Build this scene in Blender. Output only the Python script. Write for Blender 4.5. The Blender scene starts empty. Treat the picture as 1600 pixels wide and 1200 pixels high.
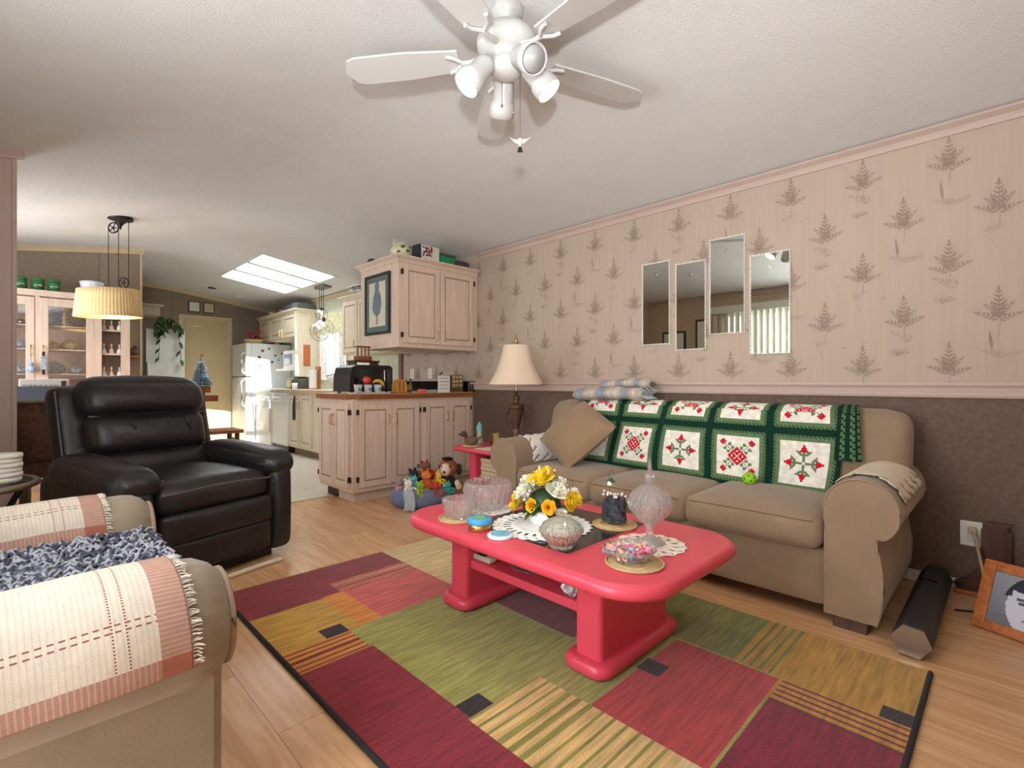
import bpy, bmesh, math, random
from mathutils import Vector, Matrix
R = random.Random(7)
PI = math.pi
S = bpy.context.scene
C = S.collection
# ---------------------------------------------------------------- camera, world, light
CAMH = 1.02
cam_d = bpy.data.cameras.new('camera'); cam = bpy.data.objects.new('camera', cam_d); C.objects.link(cam)
cam.location = (0, 0, CAMH); cam.rotation_euler = (PI/2, 0, -math.radians(44.8))
cam_d.sensor_width = 36; cam_d.lens = 776/1600*36; cam_d.shift_y = -3/1600; cam_d.clip_start = .02
S.camera = cam
w = bpy.data.worlds.new('sky'); S.world = w; w.use_nodes = True
w.node_tree.nodes['Background'].inputs[0].default_value = (.86, .93, 1, 1)
w.node_tree.nodes['Background'].inputs[1].default_value = 2.2
def light(name, kind, loc, energy, col=(1, 1, 1), **k):
    d = bpy.data.lights.new(name, kind); o = bpy.data.objects.new(name, d); C.objects.link(o)
    o.location = loc; d.energy = energy; d.color = col
    for a, b in k.items():
        if a != 'dir': setattr(d, a, b)
    if 'dir' in k: o.rotation_euler = Vector(k['dir']).to_track_quat('-Z', 'Y').to_euler()
    return o
light('sun', 'SUN', (2, 5, 6), 14, (1, .96, .88), angle=.009, dir=(.08, 1, -1.13))
light('camera_flash', 'SPOT', (-.45, -.45, 1.14), 205, (.94, .98, 1), shadow_soft_size=.05, spot_size=2.0, spot_blend=1., dir=(.66, .66, .60))
light('patio_daylight', 'AREA', (-.80, 1.55, 1.1), 82, (.93, .97, 1), shape='RECTANGLE', size=1.9, size_y=2.4, dir=(1, 0, 0))
light('dining_daylight', 'AREA', (-.80, 5.6, 1.4), 34, (.95, .98, 1), shape='RECTANGLE', size=1.1, size_y=1.5, dir=(1, 0, 0))
light('skylight_daylight', 'AREA', (2.43, 6.94, 3.25), 150, (.92, .97, 1), shape='RECTANGLE', size=2.8, size_y=2.8, dir=(0, 0, -1))
S.view_settings.view_transform = 'Standard'; S.view_settings.look = 'None'
S.view_settings.exposure = .38; S.view_settings.gamma = 1; S.view_settings.use_curve_mapping = False

# ---------------------------------------------------------------- materials
def lin(c):
    return tuple(((x/255)/12.92 if x/255 <= .04045 else ((x/255+.055)/1.055)**2.4) for x in c[:3])+(1,)
MATS = {}
def nm(name):
    m = bpy.data.materials.new(name); m.use_nodes = True
    nt = m.node_tree; b = nt.nodes['Principled BSDF']; MATS[name] = m
    return m, nt, b
def noise_bump(nt, b, scale, strength, dist=.01, vec=None, detail=3):
    n = nt.nodes.new('ShaderNodeTexNoise'); n.inputs['Scale'].default_value = scale; n.inputs['Detail'].default_value = detail
    if vec: nt.links.new(vec, n.inputs['Vector'])
    bp = nt.nodes.new('ShaderNodeBump'); bp.inputs['Strength'].default_value = strength; bp.inputs['Distance'].default_value = dist
    nt.links.new(n.outputs['Fac'], bp.inputs['Height']); nt.links.new(bp.outputs['Normal'], b.inputs['Normal'])
def coord(nt, scale=(1, 1, 1), kind='Object'):
    t = nt.nodes.new('ShaderNodeTexCoord'); mp = nt.nodes.new('ShaderNodeMapping'); mp.inputs['Scale'].default_value = scale
    nt.links.new(t.outputs[kind], mp.inputs['Vector']); return mp.outputs['Vector']
def M(name, col, rough=.6, metal=0, var=.1, scale=6, bump=0, bscale=60, stretch=(1, 1, 1), coat=0, sheen=0, spec=.5, emit=0, trans=0, rnd=0):
    if name in MATS: return MATS[name]
    m, nt, b = nm(name); c = lin(col)
    b.inputs['Roughness'].default_value = rough; b.inputs['Metallic'].default_value = metal
    b.inputs['Specular IOR Level'].default_value = spec
    b.inputs['Coat Weight'].default_value = coat; b.inputs['Sheen Weight'].default_value = sheen
    v = coord(nt, stretch)
    n = nt.nodes.new('ShaderNodeTexNoise'); n.inputs['Scale'].default_value = scale; n.inputs['Detail'].default_value = 4
    nt.links.new(v, n.inputs['Vector'])
    r = nt.nodes.new('ShaderNodeValToRGB')
    r.color_ramp.elements[0].position = .3; r.color_ramp.elements[1].position = .7
    r.color_ramp.elements[0].color = tuple(x*(1-var) for x in c[:3])+(1,); r.color_ramp.elements[1].color = tuple(min(1, x*(1+var)) for x in c[:3])+(1,)
    nt.links.new(n.outputs['Fac'], r.inputs['Fac']); out = r.outputs['Color']
    if rnd:
        oi = nt.nodes.new('ShaderNodeObjectInfo'); hs = nt.nodes.new('ShaderNodeHueSaturation')
        mr = nt.nodes.new('ShaderNodeMapRange'); mr.inputs['To Min'].default_value = 1-rnd; mr.inputs['To Max'].default_value = 1+rnd
        nt.links.new(oi.outputs['Random'], mr.inputs['Value']); nt.links.new(mr.outputs['Result'], hs.inputs['Value'])
        nt.links.new(out, hs.inputs['Color']); out = hs.outputs['Color']
    nt.links.new(out, b.inputs['Base Color'])
    if bump: noise_bump(nt, b, bscale, bump, vec=v)
    if emit: b.inputs['Emission Color'].default_value = c; b.inputs['Emission Strength'].default_value = emit
    if trans: b.inputs['Transmission Weight'].default_value = trans
    return m
def Mattr(name, rough=.9, streak=None, bump=.3, bscale=200, amt=.25, sheen=0):
    m, nt, b = nm(name)
    a = nt.nodes.new('ShaderNodeAttribute'); a.attribute_name = 'Col'
    n = nt.nodes.new('ShaderNodeTexNoise'); n.inputs['Scale'].default_value = 1; n.inputs['Detail'].default_value = 5
    nt.links.new(coord(nt, streak or (40, 40, 40)), n.inputs['Vector'])
    mr = nt.nodes.new('ShaderNodeMapRange'); mr.inputs['From Min'].default_value = .3; mr.inputs['From Max'].default_value = .7
    mr.inputs['To Min'].default_value = 1-amt; mr.inputs['To Max'].default_value = 1+amt
    nt.links.new(n.outputs['Fac'], mr.inputs['Value'])
    hs = nt.nodes.new('ShaderNodeHueSaturation'); nt.links.new(mr.outputs['Result'], hs.inputs['Value']); nt.links.new(a.outputs['Color'], hs.inputs['Color'])
    nt.links.new(hs.outputs['Color'], b.inputs['Base Color']); b.inputs['Roughness'].default_value = rough
    b.inputs['Specular IOR Level'].default_value = .15; b.inputs['Sheen Weight'].default_value = sheen
    noise_bump(nt, b, bscale, bump, .004)
    return m
def Mglass(name, tint=(255, 255, 255), mix=.55, rough=.03, ior=1.45):
    m, nt, b = nm(name)
    b.inputs['Base Color'].default_value = lin(tint); b.inputs['Transmission Weight'].default_value = .91
    b.inputs['Roughness'].default_value = rough; b.inputs['IOR'].default_value = ior
    t = nt.nodes.new('ShaderNodeBsdfTransparent'); t.inputs[0].default_value = lin(tint)
    mx = nt.nodes.new('ShaderNodeMixShader'); mx.inputs[0].default_value = mix
    nt.links.new(b.outputs[0], mx.inputs[1]); nt.links.new(t.outputs[0], mx.inputs[2])
    nt.links.new(mx.outputs[0], nt.nodes['Material Output'].inputs[0])
    return m
def Mpane(name, gl=.08):
    m, nt, b = nm(name)
    t = nt.nodes.new('ShaderNodeBsdfTransparent'); g = nt.nodes.new('ShaderNodeBsdfGlossy'); g.inputs['Roughness'].default_value = .02
    mx = nt.nodes.new('ShaderNodeMixShader'); mx.inputs[0].default_value = gl
    nt.links.new(t.outputs[0], mx.inputs[1]); nt.links.new(g.outputs[0], mx.inputs[2]); nt.links.new(mx.outputs[0], nt.nodes['Material Output'].inputs[0])
    return m
def Mwood(name, col, dark, rough=.45, axis=1, scale=1., rnd=0, amt=1.):
    m, nt, b = nm(name)
    st = [14, 14, 14]; st[axis] = 1.2
    v = coord(nt, tuple(x*scale for x in st))
    n = nt.nodes.new('ShaderNodeTexNoise'); n.inputs['Scale'].default_value = 1.6; n.inputs['Detail'].default_value = 6; n.inputs['Distortion'].default_value = 1.2
    if rnd:
        oi = nt.nodes.new('ShaderNodeObjectInfo'); va = nt.nodes.new('ShaderNodeVectorMath'); sc = nt.nodes.new('ShaderNodeVectorMath'); sc.operation = 'SCALE'
        sc.inputs[0].default_value = (37, 91, 53); nt.links.new(oi.outputs['Random'], sc.inputs['Scale'])
        nt.links.new(v, va.inputs[0]); nt.links.new(sc.outputs[0], va.inputs[1]); v = va.outputs[0]
    nt.links.new(v, n.inputs['Vector'])
    r = nt.nodes.new('ShaderNodeValToRGB'); r.color_ramp.elements[0].position = .5-.2*amt; r.color_ramp.elements[1].position = .5+.15*amt
    r.color_ramp.elements[0].color = lin(dark); r.color_ramp.elements[1].color = lin(col)
    nt.links.new(n.outputs['Fac'], r.inputs['Fac']); out = r.outputs['Color']
    if rnd:
        hs = nt.nodes.new('ShaderNodeHueSaturation'); mr = nt.nodes.new('ShaderNodeMapRange'); mr.inputs['To Min'].default_value = 1-rnd; mr.inputs['To Max'].default_value = 1+rnd
        nt.links.new(oi.outputs['Random'], mr.inputs['Value']); nt.links.new(mr.outputs['Result'], hs.inputs['Value']); nt.links.new(out, hs.inputs['Color']); out = hs.outputs['Color']
    nt.links.new(out, b.inputs['Base Color']); b.inputs['Roughness'].default_value = rough
    return m
ceil_m = M('ceiling_paint', (222, 221, 219), .9, var=.02, bump=.3, bscale=130)
wallpaper = M('wallpaper', (188, 170, 153), .8, var=.035, scale=5, stretch=(1, 9, .6), bump=.08, bscale=150)
fern_m = M('fern_print', (155, 135, 120), .8, var=.12, scale=30)
fern2_m = M('fern_print_pale', (174, 157, 140), .8, var=.1, scale=30)
wains = M('wainscot', (108, 87, 73), .75, var=.16, scale=45, bump=.15, bscale=120)
trim_m = M('trim_pink', (196, 174, 162), .55, var=.03)
trimy_m = M('trim_cream', (214, 195, 160), .55, var=.03)
white_m = M('white_paint', (232, 230, 224), .5, var=.02)
taupe_m = M('taupe_panel', (150, 135, 118), .75, var=.06, scale=20)
greenwp = M('kitchen_wallpaper', (206, 208, 186), .8, var=.12, scale=14)
cab = Mwood('pickled_oak', (222, 200, 182), (208, 184, 164), .5, 2, 1.3)
cabw = Mwood('pickled_oak_cream', (226, 214, 190), (214, 198, 172), .5, 2, 1.3)
cabline = M('cabinet_shadow_line', (170, 142, 124), .7, var=.05)
brass = M('brass', (196, 158, 84), .3, 1)
bronze = M('dark_bronze', (72, 52, 40), .45, .7)
iron = M('black_iron', (48, 44, 42), .5, .6)
plankm = Mwood('laminate', (222, 178, 134), (198, 148, 102), .27, 1, 1., rnd=.07)
vinyl = M('vinyl_floor', (214, 208, 192), .35, var=.06, scale=8)
countm = Mwood('counter_wood', (158, 98, 52), (120, 68, 34), .35, 0)
countw = M('counter_laminate', (222, 214, 198), .3, var=.04)
black = M('black_plastic', (26, 26, 28), .35, var=.1)
blackg = M('black_gloss', (16, 17, 20), .12, var=.05)
suede = M('sofa_suede', (152, 129, 105), .92, var=.07, scale=9, bump=.12, bscale=260, sheen=.25, spec=.2)
suede2 = M('armchair_suede', (142, 126, 105), .92, var=.08, scale=9, bump=.12, bscale=260, sheen=.25, spec=.2)
pipe_m = M('suede_piping', (152, 130, 108), .9, var=.05)
leather = M('black_leather', (36, 34, 35), .38, var=.18, scale=7, bump=.35, bscale=26, spec=.5)
pipel = M('leather_piping', (84, 78, 76), .45, var=.1)
red = M('red_paint', (222, 74, 94), .33, var=.04, scale=3)
glass = Mglass('crystal', (250, 250, 250), .22)
glassg = Mglass('candy_glass', (246, 248, 242), .2, .06)
pane = Mpane('window_glass', .06)
cabglass = Mpane('cabinet_glass', .14)
bulbglass = Mpane('globe_glass', .2)
mirror = M('mirror_silver', (214, 220, 214), .02, 1, var=0)
fridge_m = M('white_enamel', (226, 228, 226), .3, var=.02)
fanw = M('fan_white', (206, 204, 201), .4, var=.02)
cream = M('cream_lace', (232, 218, 196), .9, var=.05, bump=.3, bscale=180)
whitel = M('white_lace', (244, 240, 232), .9, var=.03, bump=.3, bscale=180)
straw = M('straw', (206, 176, 128), .8, var=.15, scale=60)
leafm = M('leaf_green', (62, 96, 44), .5, var=.25, scale=30)
darkleaf = M('dark_leaf_green', (44, 70, 42), .5, var=.25, scale=30)
woodb = Mwood('brown_wood', (150, 84, 44), (108, 56, 28), .4, 2)
woodd = Mwood('dark_wood', (92, 46, 32), (64, 32, 24), .4, 2)
woodo = Mwood('orange_wood', (188, 110, 48), (150, 78, 30), .35, 0)
legw = Mwood('leg_wood', (96, 66, 48), (70, 46, 34), .4, 2)
chrome = M('chrome', (200, 200, 200), .15, 1)
silver = M('brushed_silver', (170, 160, 152), .3, .9)
warm = M('lit_bulb', (255, 206, 146), .5, var=0, emit=22)
paper = M('paper', (236, 234, 226), .8, var=.02)

# ---------------------------------------------------------------- geometry helpers
class MB:
    def __init__(s): s.v = []; s.f = []; s.sm = []; s.col = []; s.cur = None
    def _add(s, vs, fs, smooth=False):
        o = len(s.v); s.v += [tuple(x) for x in vs]
        for f in fs: s.f.append([o+i for i in f]); s.sm.append(smooth); s.col.append(s.cur)
        return s
    def box(s, a, b, m=None):
        x0, y0, z0 = a; x1, y1, z1 = b
        vs = [Vector(p) for p in ((x0,y0,z0),(x1,y0,z0),(x1,y1,z0),(x0,y1,z0),(x0,y0,z1),(x1,y0,z1),(x1,y1,z1),(x0,y1,z1))]
        if m: vs = [m @ p for p in vs]
        return s._add(vs, [(3,2,1,0),(4,5,6,7),(0,1,5,4),(1,2,6,5),(2,3,7,6),(3,0,4,7)])
    def cb(s, c, d, m=None):
        return s.box([c[i]-d[i]/2 for i in range(3)], [c[i]+d[i]/2 for i in range(3)], m)
    def cyl(s, p0, p1, r0, r1=None, n=12, caps=True):
        r1 = r0 if r1 is None else r1; p0 = Vector(p0); p1 = Vector(p1); q = (p1-p0).to_track_quat('Z', 'Y')
        vs = []
        for p, r in ((p0, r0), (p1, r1)):
            for i in range(n): vs.append(p+q @ Vector((r*math.cos(2*PI*i/n), r*math.sin(2*PI*i/n), 0)))
        s._add(vs, [(i, (i+1) % n, n+(i+1) % n, n+i) for i in range(n)], True)
        if caps: s._add(vs, [tuple(range(n-1, -1, -1)), tuple(range(n, 2*n))])
        return s
    def tube(s, pts, r, n=6, closed=False):
        pts = [Vector(p) for p in pts]; k = len(pts); vs = []
        for i, p in enumerate(pts):
            t = (pts[(i+1) % k]-pts[i-1]) if closed else (pts[min(i+1, k-1)]-pts[max(i-1, 0)])
            q = t.to_track_quat('Z', 'Y'); rr = r[i] if isinstance(r, (list, tuple)) else r
            for j in range(n): vs.append(p+q @ Vector((rr*math.cos(2*PI*j/n), rr*math.sin(2*PI*j/n), 0)))
        fs = []
        for i in range(k if closed else k-1):
            for j in range(n):
                a = i*n; b = ((i+1) % k)*n; fs.append((a+j, a+(j+1) % n, b+(j+1) % n, b+j))
        s._add(vs, fs, True)
        if not closed: s._add(vs, [tuple(range(n-1, -1, -1)), tuple(range((k-1)*n, k*n))])
        return s
    def lathe(s, prof, n=24, c=(0, 0, 0), mod=None, smooth=True, sx=1, sy=1):
        vs = []
        for k, (r, z) in enumerate(prof):
            for i in range(n):
                a = 2*PI*i/n; rr = r*(mod(a, k) if mod else 1)
                vs.append((c[0]+sx*rr*math.cos(a), c[1]+sy*rr*math.sin(a), c[2]+z))
        fs = [(k*n+i, k*n+(i+1) % n, (k+1)*n+(i+1) % n, (k+1)*n+i) for k in range(len(prof)-1) for i in range(n)]
        return s._add(vs, fs, smooth)
    def sph(s, c, r, n=12, m=8, mt=None):
        r = (r, r, r) if not isinstance(r, (tuple, list)) else r
        vs = []; fs = []
        for k in range(m+1):
            t = PI*k/m
            for i in range(n):
                p = Vector((r[0]*math.sin(t)*math.cos(2*PI*i/n), r[1]*math.sin(t)*math.sin(2*PI*i/n), -r[2]*math.cos(t)))
                vs.append((mt @ p if mt else p)+Vector(c))
        fs = [(k*n+i, k*n+(i+1) % n, (k+1)*n+(i+1) % n, (k+1)*n+i) for k in range(m) for i in range(n)]
        return s._add(vs, fs, True)
    def prism(s, poly, axis, a, b, smooth=False):
        n = len(poly)
        def P(p, t): return [(t, p[0], p[1]), (p[0], t, p[1]), (p[0], p[1], t)][axis]
        vs = [P(p, a) for p in poly]+[P(p, b) for p in poly]
        s._add(vs, [(i, (i+1) % n, n+(i+1) % n, n+i) for i in range(n)], smooth)
        return s._add(vs, [tuple(range(n-1, -1, -1)), tuple(range(n, 2*n))])
    def grid(s, fn, nu, nv, smooth=True, keep=None, colf=None):
        vs = [fn(i/nu, j/nv) for j in range(nv+1) for i in range(nu+1)]; o = len(s.v); s.v += [tuple(x) for x in vs]
        for j in range(nv):
            for i in range(nu):
                if keep and not keep(i, j): continue
                k = o+j*(nu+1)+i; s.f.append([k, k+1, k+nu+2, k+nu+1]); s.sm.append(smooth); s.col.append(colf(i, j) if colf else s.cur)
        return s
    def rbox(s, c, d, r, n=10, puff=(0, 0, 0), m=None, sag=0):
        h = [x/2 for x in d]; idx = {}; vs = []; fs = []
        T = [math.sin(PI/2*(2*i/n-1)) for i in range(n+1)]
        def vert(q):
            key = tuple(round(x, 5) for x in q)
            if key in idx: return idx[key]
            p = [q[i]*h[i] for i in range(3)]; inn = [max(-h[i]+r, min(h[i]-r, p[i])) for i in range(3)]
            dv = Vector([p[i]-inn[i] for i in range(3)]); L = dv.length
            if L > 1e-9: dv = dv*(r/L)
            p = [inn[i]+dv[i] for i in range(3)]
            e = list(p)
            for i in range(3):
                a, b = (i+1) % 3, (i+2) % 3
                e[i] = p[i]+puff[i]*q[i]*(1-q[a]**2)*(1-q[b]**2)
            P = Vector(e)
            if m: P = m @ P
            P = P+Vector(c); idx[key] = len(vs); vs.append(P); return idx[key]
        for ax in range(3):
            for sg in (-1, 1):
                for i in range(n):
                    for j in range(n):
                        qs = []
                        for (a, b) in ((i, j), (i+1, j), (i+1, j+1), (i, j+1)):
                            q = [0, 0, 0]; q[ax] = sg; q[(ax+1) % 3] = T[a]; q[(ax+2) % 3] = T[b]; qs.append(vert(q))
                        fs.append(qs if sg > 0 else qs[::-1])
        return s._add(vs, fs, True)
    def xf(s, m): s.v = [tuple(m @ Vector(p)) for p in s.v]; return s
    def build(s, name, mat, parent=None, bevel=0, solid=0, world=True, mats=None):
        me = bpy.data.meshes.new(name)
        vs = [Vector(p) for p in s.v]; loc = Vector((0, 0, 0))
        if parent is not None:
            if world:
                b = parent.get('_o'); b = Vector(b) if b else Vector((0, 0, 0)); vs = [p-b for p in vs]
        else:
            x = [p.x for p in vs]; y = [p.y for p in vs]; z = [p.z for p in vs]
            loc = Vector(((min(x)+max(x))/2, (min(y)+max(y))/2, min(z))); vs = [p-loc for p in vs]
        me.from_pydata(vs, [], s.f); me.polygons.foreach_set('use_smooth', s.sm)
        if any(c is not None for c in s.col):
            at = me.color_attributes.new('Col', 'FLOAT_COLOR', 'CORNER')
            for p in me.polygons:
                cc = lin(s.col[p.index] or (255, 255, 255))
                for li in p.loop_indices: at.data[li].color = cc
        me.materials.append(mat); me.update()
        o = bpy.data.objects.new(name, me); C.objects.link(o); o.location = loc
        if parent is not None: o.parent = parent; o['_o'] = tuple(parent.get('_o', (0, 0, 0)))
        else: o['_o'] = tuple(loc)
        if solid: md = o.modifiers.new('solid', 'SOLIDIFY'); md.thickness = solid
        if bevel: md = o.modifiers.new('bevel', 'BEVEL'); md.width = bevel; md.segments = 2; md.limit_method = 'ANGLE'
        return o
def tag(o, label, cat, group=None, kind=None):
    o['label'] = label; o['category'] = cat
    if group: o['group'] = group
    if kind: o['kind'] = kind
    return o
def st(o): o['kind'] = 'structure'; return o
def thing(name, label, cat, loc=(0, 0, 0), rz=0, group=None, local=False):
    o = bpy.data.objects.new(name, None); C.objects.link(o); o.location = loc; o.rotation_euler = (0, 0, rz); o.empty_display_size = .1
    o['_o'] = (0, 0, 0) if local else tuple(loc)
    return tag(o, label, cat, group)
def dup(o, loc, label=None, rz=None, parent=None):
    r = o.copy(); C.objects.link(r); r.location = loc
    if rz is not None: r.rotation_euler = (0, 0, rz)
    if label: r['label'] = label
    def ch(a, b):
        for k in list(a.children):
            c = k.copy(); C.objects.link(c); c.parent = b; ch(k, c)
    ch(o, r); return r
def text(s, size, mat, parent, mtx, ext=.0008):
    cu = bpy.data.curves.new('lettering', 'FONT'); cu.body = s; cu.size = size; cu.extrude = ext; cu.align_x = 'CENTER'; cu.align_y = 'CENTER'; cu.resolution_u = 2
    t = bpy.data.objects.new('tmp', cu); C.objects.link(t); dg = bpy.context.evaluated_depsgraph_get()
    me = bpy.data.meshes.new_from_object(t.evaluated_get(dg)); bpy.data.objects.remove(t)
    me.transform(Matrix.Translation(-Vector(parent.get('_o', (0, 0, 0)))) @ mtx); me.materials.clear(); me.materials.append(mat)
    o = bpy.data.objects.new('lettering', me); C.objects.link(o); o.parent = parent; return o
def T(x, y, z): return Matrix.Translation((x, y, z))
def RX(a): return Matrix.Rotation(a, 4, 'X')
def RY(a): return Matrix.Rotation(a, 4, 'Y')
def RZ(a): return Matrix.Rotation(a, 4, 'Z')
def face_mx(): return Matrix(((0, 0, -1, 0), (-1, 0, 0, 0), (0, 1, 0, 0), (0, 0, 0, 1)))   # text facing -X

# ================================================================= SETTING
W = 3.29; LX = -.65; YF = -.9; YB = 9.5; RIDGE = 1.4
def cz(x): return 2.604-.155*math.sqrt((x-RIDGE)**2+.09)
# floor slab + planks
fl = st(MB().box((LX, YF, -.12), (W, YB, -.012)).build('floor', M('subfloor', (120, 84, 56), .8)))
pl = MB().cb((0, 0, 0), (.188, 1.196, .012)).v
base_me = {}
def plank(x0, x1, y0, y1):
    key = (round(x1-x0, 3), round(y1-y0, 3))
    if key not in base_me:
        b = MB().cb((0, 0, 0), (x1-x0-.0012, y1-y0-.0012, .012)); me = bpy.data.meshes.new('plank'); me.from_pydata(b.v, [], b.f); me.materials.append(plankm); base_me[key] = me
    o = bpy.data.objects.new('plank', base_me[key]); C.objects.link(o); o.parent = fl
    o.location = Vector(((x0+x1)/2, (y0+y1)/2, -.006))-Vector(fl['_o'])
pw = .197; nx = math.ceil((W-LX)/pw)
for i in range(nx):
    x0 = LX+i*pw; x1 = min(W, x0+pw); y = YF-[0, .4, .8][i % 3]
    yend = 4.3 if x0 > 1.0 else 6.98
    while y < yend:
        a = max(y, YF); b = min(y+1.2, yend)
        if b-a > .02: plank(x0, x1, a, b)
        y += 1.2
st(MB().box((LX, 4.3, -.012), (W, YB, -.001)).build('floor', vinyl))
kf = bpy.data.objects['floor.001']
for v in kf.data.vertices:
    if v.co.x+kf.location.x < 0: v.co.x = 1.06-kf.location.x
st(MB().box((1.05, 4.285, -.001), (1.97, 4.315, .004)).build('trim_1', M('threshold', (196, 176, 140), .5), bevel=.002))
# ceiling with skylight opening
SX0, SX1, SY0, SY1 = 2.0, 2.87, 6.1, 7.77
def cslab(mb, x0, x1, y0, y1, t=.3):
    vs = [(x0, y0, cz(x0)), (x1, y0, cz(x1)), (x1, y1, cz(x1)), (x0, y1, cz(x0))]
    mb._add(vs+[(p[0], p[1], p[2]+t) for p in vs], [(3,2,1,0),(4,5,6,7),(0,1,5,4),(1,2,6,5),(2,3,7,6),(3,0,4,7)])
mb = MB()
xs = sorted(set([round(LX-.1+.05*i, 4) for i in range(82) if LX-.1+.05*i < W+.1]+[SX0, SX1, W+.1]))
for xa, xb in zip(xs, xs[1:]):
    if SX0-1e-6 <= xa and xb <= SX1+1e-6: cslab(mb, xa, xb, YF-.1, SY0); cslab(mb, xa, xb, SY1, YB+.1)
    else: cslab(mb, xa, xb, YF-.1, YB+.1)
st(mb.build('ceiling', ceil_m))
mb = MB(); cslab_lip = .012
for x0, x1, y0, y1 in ((SX0-.03, SX0, SY0-.03, SY1+.03), (SX1, SX1+.03, SY0-.03, SY1+.03), (SX0, SX1, SY0-.03, SY0), (SX0, SX1, SY1, SY1+.03)):
    vs = [(x0, y0, cz(x0)-.006), (x1, y0, cz(x1)-.006), (x1, y1, cz(x1)-.006), (x0, y1, cz(x0)-.006)]
    mb._add(vs+[(p[0], p[1], p[2]+cslab_lip) for p in vs], [(3,2,1,0),(4,5,6,7),(0,1,5,4),(1,2,6,5),(2,3,7,6),(3,0,4,7)])
sky = st(mb.build('window_1', ceil_m))
for k in range(3):
    y0 = SY0+(SY1-SY0)*k/3; y1 = SY0+(SY1-SY0)*(k+1)/3
    zz = .285
    MB()._add([(SX0, y0, cz(SX0)+zz), (SX1, y0, cz(SX1)+zz), (SX1, y1, cz(SX1)+zz), (SX0, y1, cz(SX0)+zz)], [(0, 1, 2, 3)]).build('pane', pane, sky)
    if k:
        MB()._add([(SX0, y0-.026, cz(SX0)-.002), (SX1, y0-.026, cz(SX1)-.002), (SX1, y0+.026, cz(SX1)-.002), (SX0, y0+.026, cz(SX0)-.002),
                   (SX0, y0-.026, cz(SX0)+.03), (SX1, y0-.026, cz(SX1)+.03), (SX1, y0+.026, cz(SX1)+.03), (SX0, y0+.026, cz(SX0)+.03)],
                  [(3,2,1,0),(4,5,6,7),(0,1,5,4),(1,2,6,5),(2,3,7,6),(3,0,4,7)]).build('mullion', M('grey_bar', (120, 118, 114), .6), sky)
# right wall
KY = 5.2
wr = st(MB().box((W, YF, 0), (W+.1, KY, 2.31)).build('wall_right', wallpaper))
MB().box((W-.010, YF, 0), (W, 3.86, .945)).build('wainscot_panel', wains, wr)
for yj in (): MB().box((W-.0105, yj-.0015, .05), (W-.0098, yj+.0015, .943)).build('panel_joint', M('joint', (66, 52, 44), .8), wr)
# fern print
def leaf(mb, x, y, a, L, wd):
    ca, sa = math.cos(a), math.sin(a)
    pts = [(0, 0), (.35*L, wd), (.7*L, wd*.7), (L, 0), (.7*L, -wd*.7), (.35*L, -wd)]
    off = .0006+.0016*R.random()
    mb._add([(W-off, x+p[0]*ca-p[1]*sa, y+p[0]*sa+p[1]*ca) for p in pts], [(0, 1, 2, 3, 4, 5)])
def frond(mb, x, y, a, L, k=5):
    for i in range(k):
        t = i/k; px = x+math.cos(a)*L*t; py = y+math.sin(a)*L*t; l = L*.36*(1-.6*t)
        leaf(mb, px, py, a+.75, l, l*.17); leaf(mb, px, py, a-.75, l, l*.17)
    leaf(mb, x+math.cos(a)*L*.85, y+math.sin(a)*L*.85, a, L*.3, L*.05); leaf(mb, x, y, a, L, L*.018)
dk = MB(); pa = MB()
def sprig(y, z, s, v):
    fl_ = -1 if v % 2 else 1
    for a, l, o in ((PI/2, .095, .075), (PI/2+.75*fl_, .065, .06), (PI/2-.8*fl_, .06, .062), (PI/2+1.25*fl_, .07, .04), (PI/2-1.2*fl_, .075, .045), (PI/2+.3, .07, .05), (PI/2-.35, .065, .05)):
        frond(dk, y, z+o*s, a, l*s)
    leaf(pa, y, z-.05*s, PI/2+.05, .13*s, .003*s)
    if z-.12*s < 1.03: return
    if v % 3 == 0:
        leaf(dk, y+.02*s, z-.10*s, PI/2-.1, .10*s, .0055*s); frond(pa, y-.02*s, z-.115*s, PI*.1, .07*s); frond(pa, y-.02*s, z-.115*s, PI*.92, .05*s)
    elif v % 3 == 1:
        frond(pa, y-.03*s, z-.03*s, .5, .09*s); frond(pa, y+.05*s, z-.09*s, 2.9, .06*s); frond(dk, y+.03*s, z-.095*s, PI*.95, .05*s, 4)
    else:
        frond(pa, y+.04*s, z-.04*s, 2.7, .06*s); leaf(pa, y, z-.13*s, 1.2, .08*s, .002*s); leaf(dk, y-.09*s, z-.055*s, .1, .018*s, .003*s)
for j in range(5):
    z = 2.14-.2555*j
    for i in range(-4, 17):
        yy = .222+.357*i+(-.178 if j % 2 else 0)
        if YF+.1 < yy < KY-.12 and z-.09 > 1.0: sprig(yy, z-.10, 1.12, (i+2*j) % 3)
o = dk.build('fern_print', fern_m, wr); o['kind'] = 'stuff'
o = pa.build('fern_print_pale', fern2_m, wr); o['kind'] = 'stuff'
def crown(name, p0, p1, nrm, mat, z0=None, z1=None, h=.062, d=.045):
    # moulding along p0->p1 with top at given z, projecting along nrm
    P0 = Vector(p0); P1 = Vector(p1); N = Vector(nrm); mb = MB()
    prof = [(0, 0), (d, 0), (d, -.012), (d*.75, -.02), (d*.45, -.03), (d*.3, -h*.72), (d*.22, -h), (0, -h)]
    k = len(prof); ns = 1 if abs(P0.x-P1.x) < .01 else 12; Ps = []
    for i in range(ns+1):
        P = P0.lerp(P1, i/ns)
        if ns > 1: P.z = cz(P.x)+.004
        Ps.append(P)
    vs = [P+N*a+Vector((0, 0, b)) for P in Ps for a, b in prof]
    mb._add(vs, [(q*k+i, q*k+(i+1) % k, (q+1)*k+(i+1) % k, (q+1)*k+i) for q in range(ns) for i in range(k)]+[tuple(range(k)), tuple(range((ns+1)*k-1, ns*k-1, -1))])
    return mb.build(name, mat)
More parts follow.
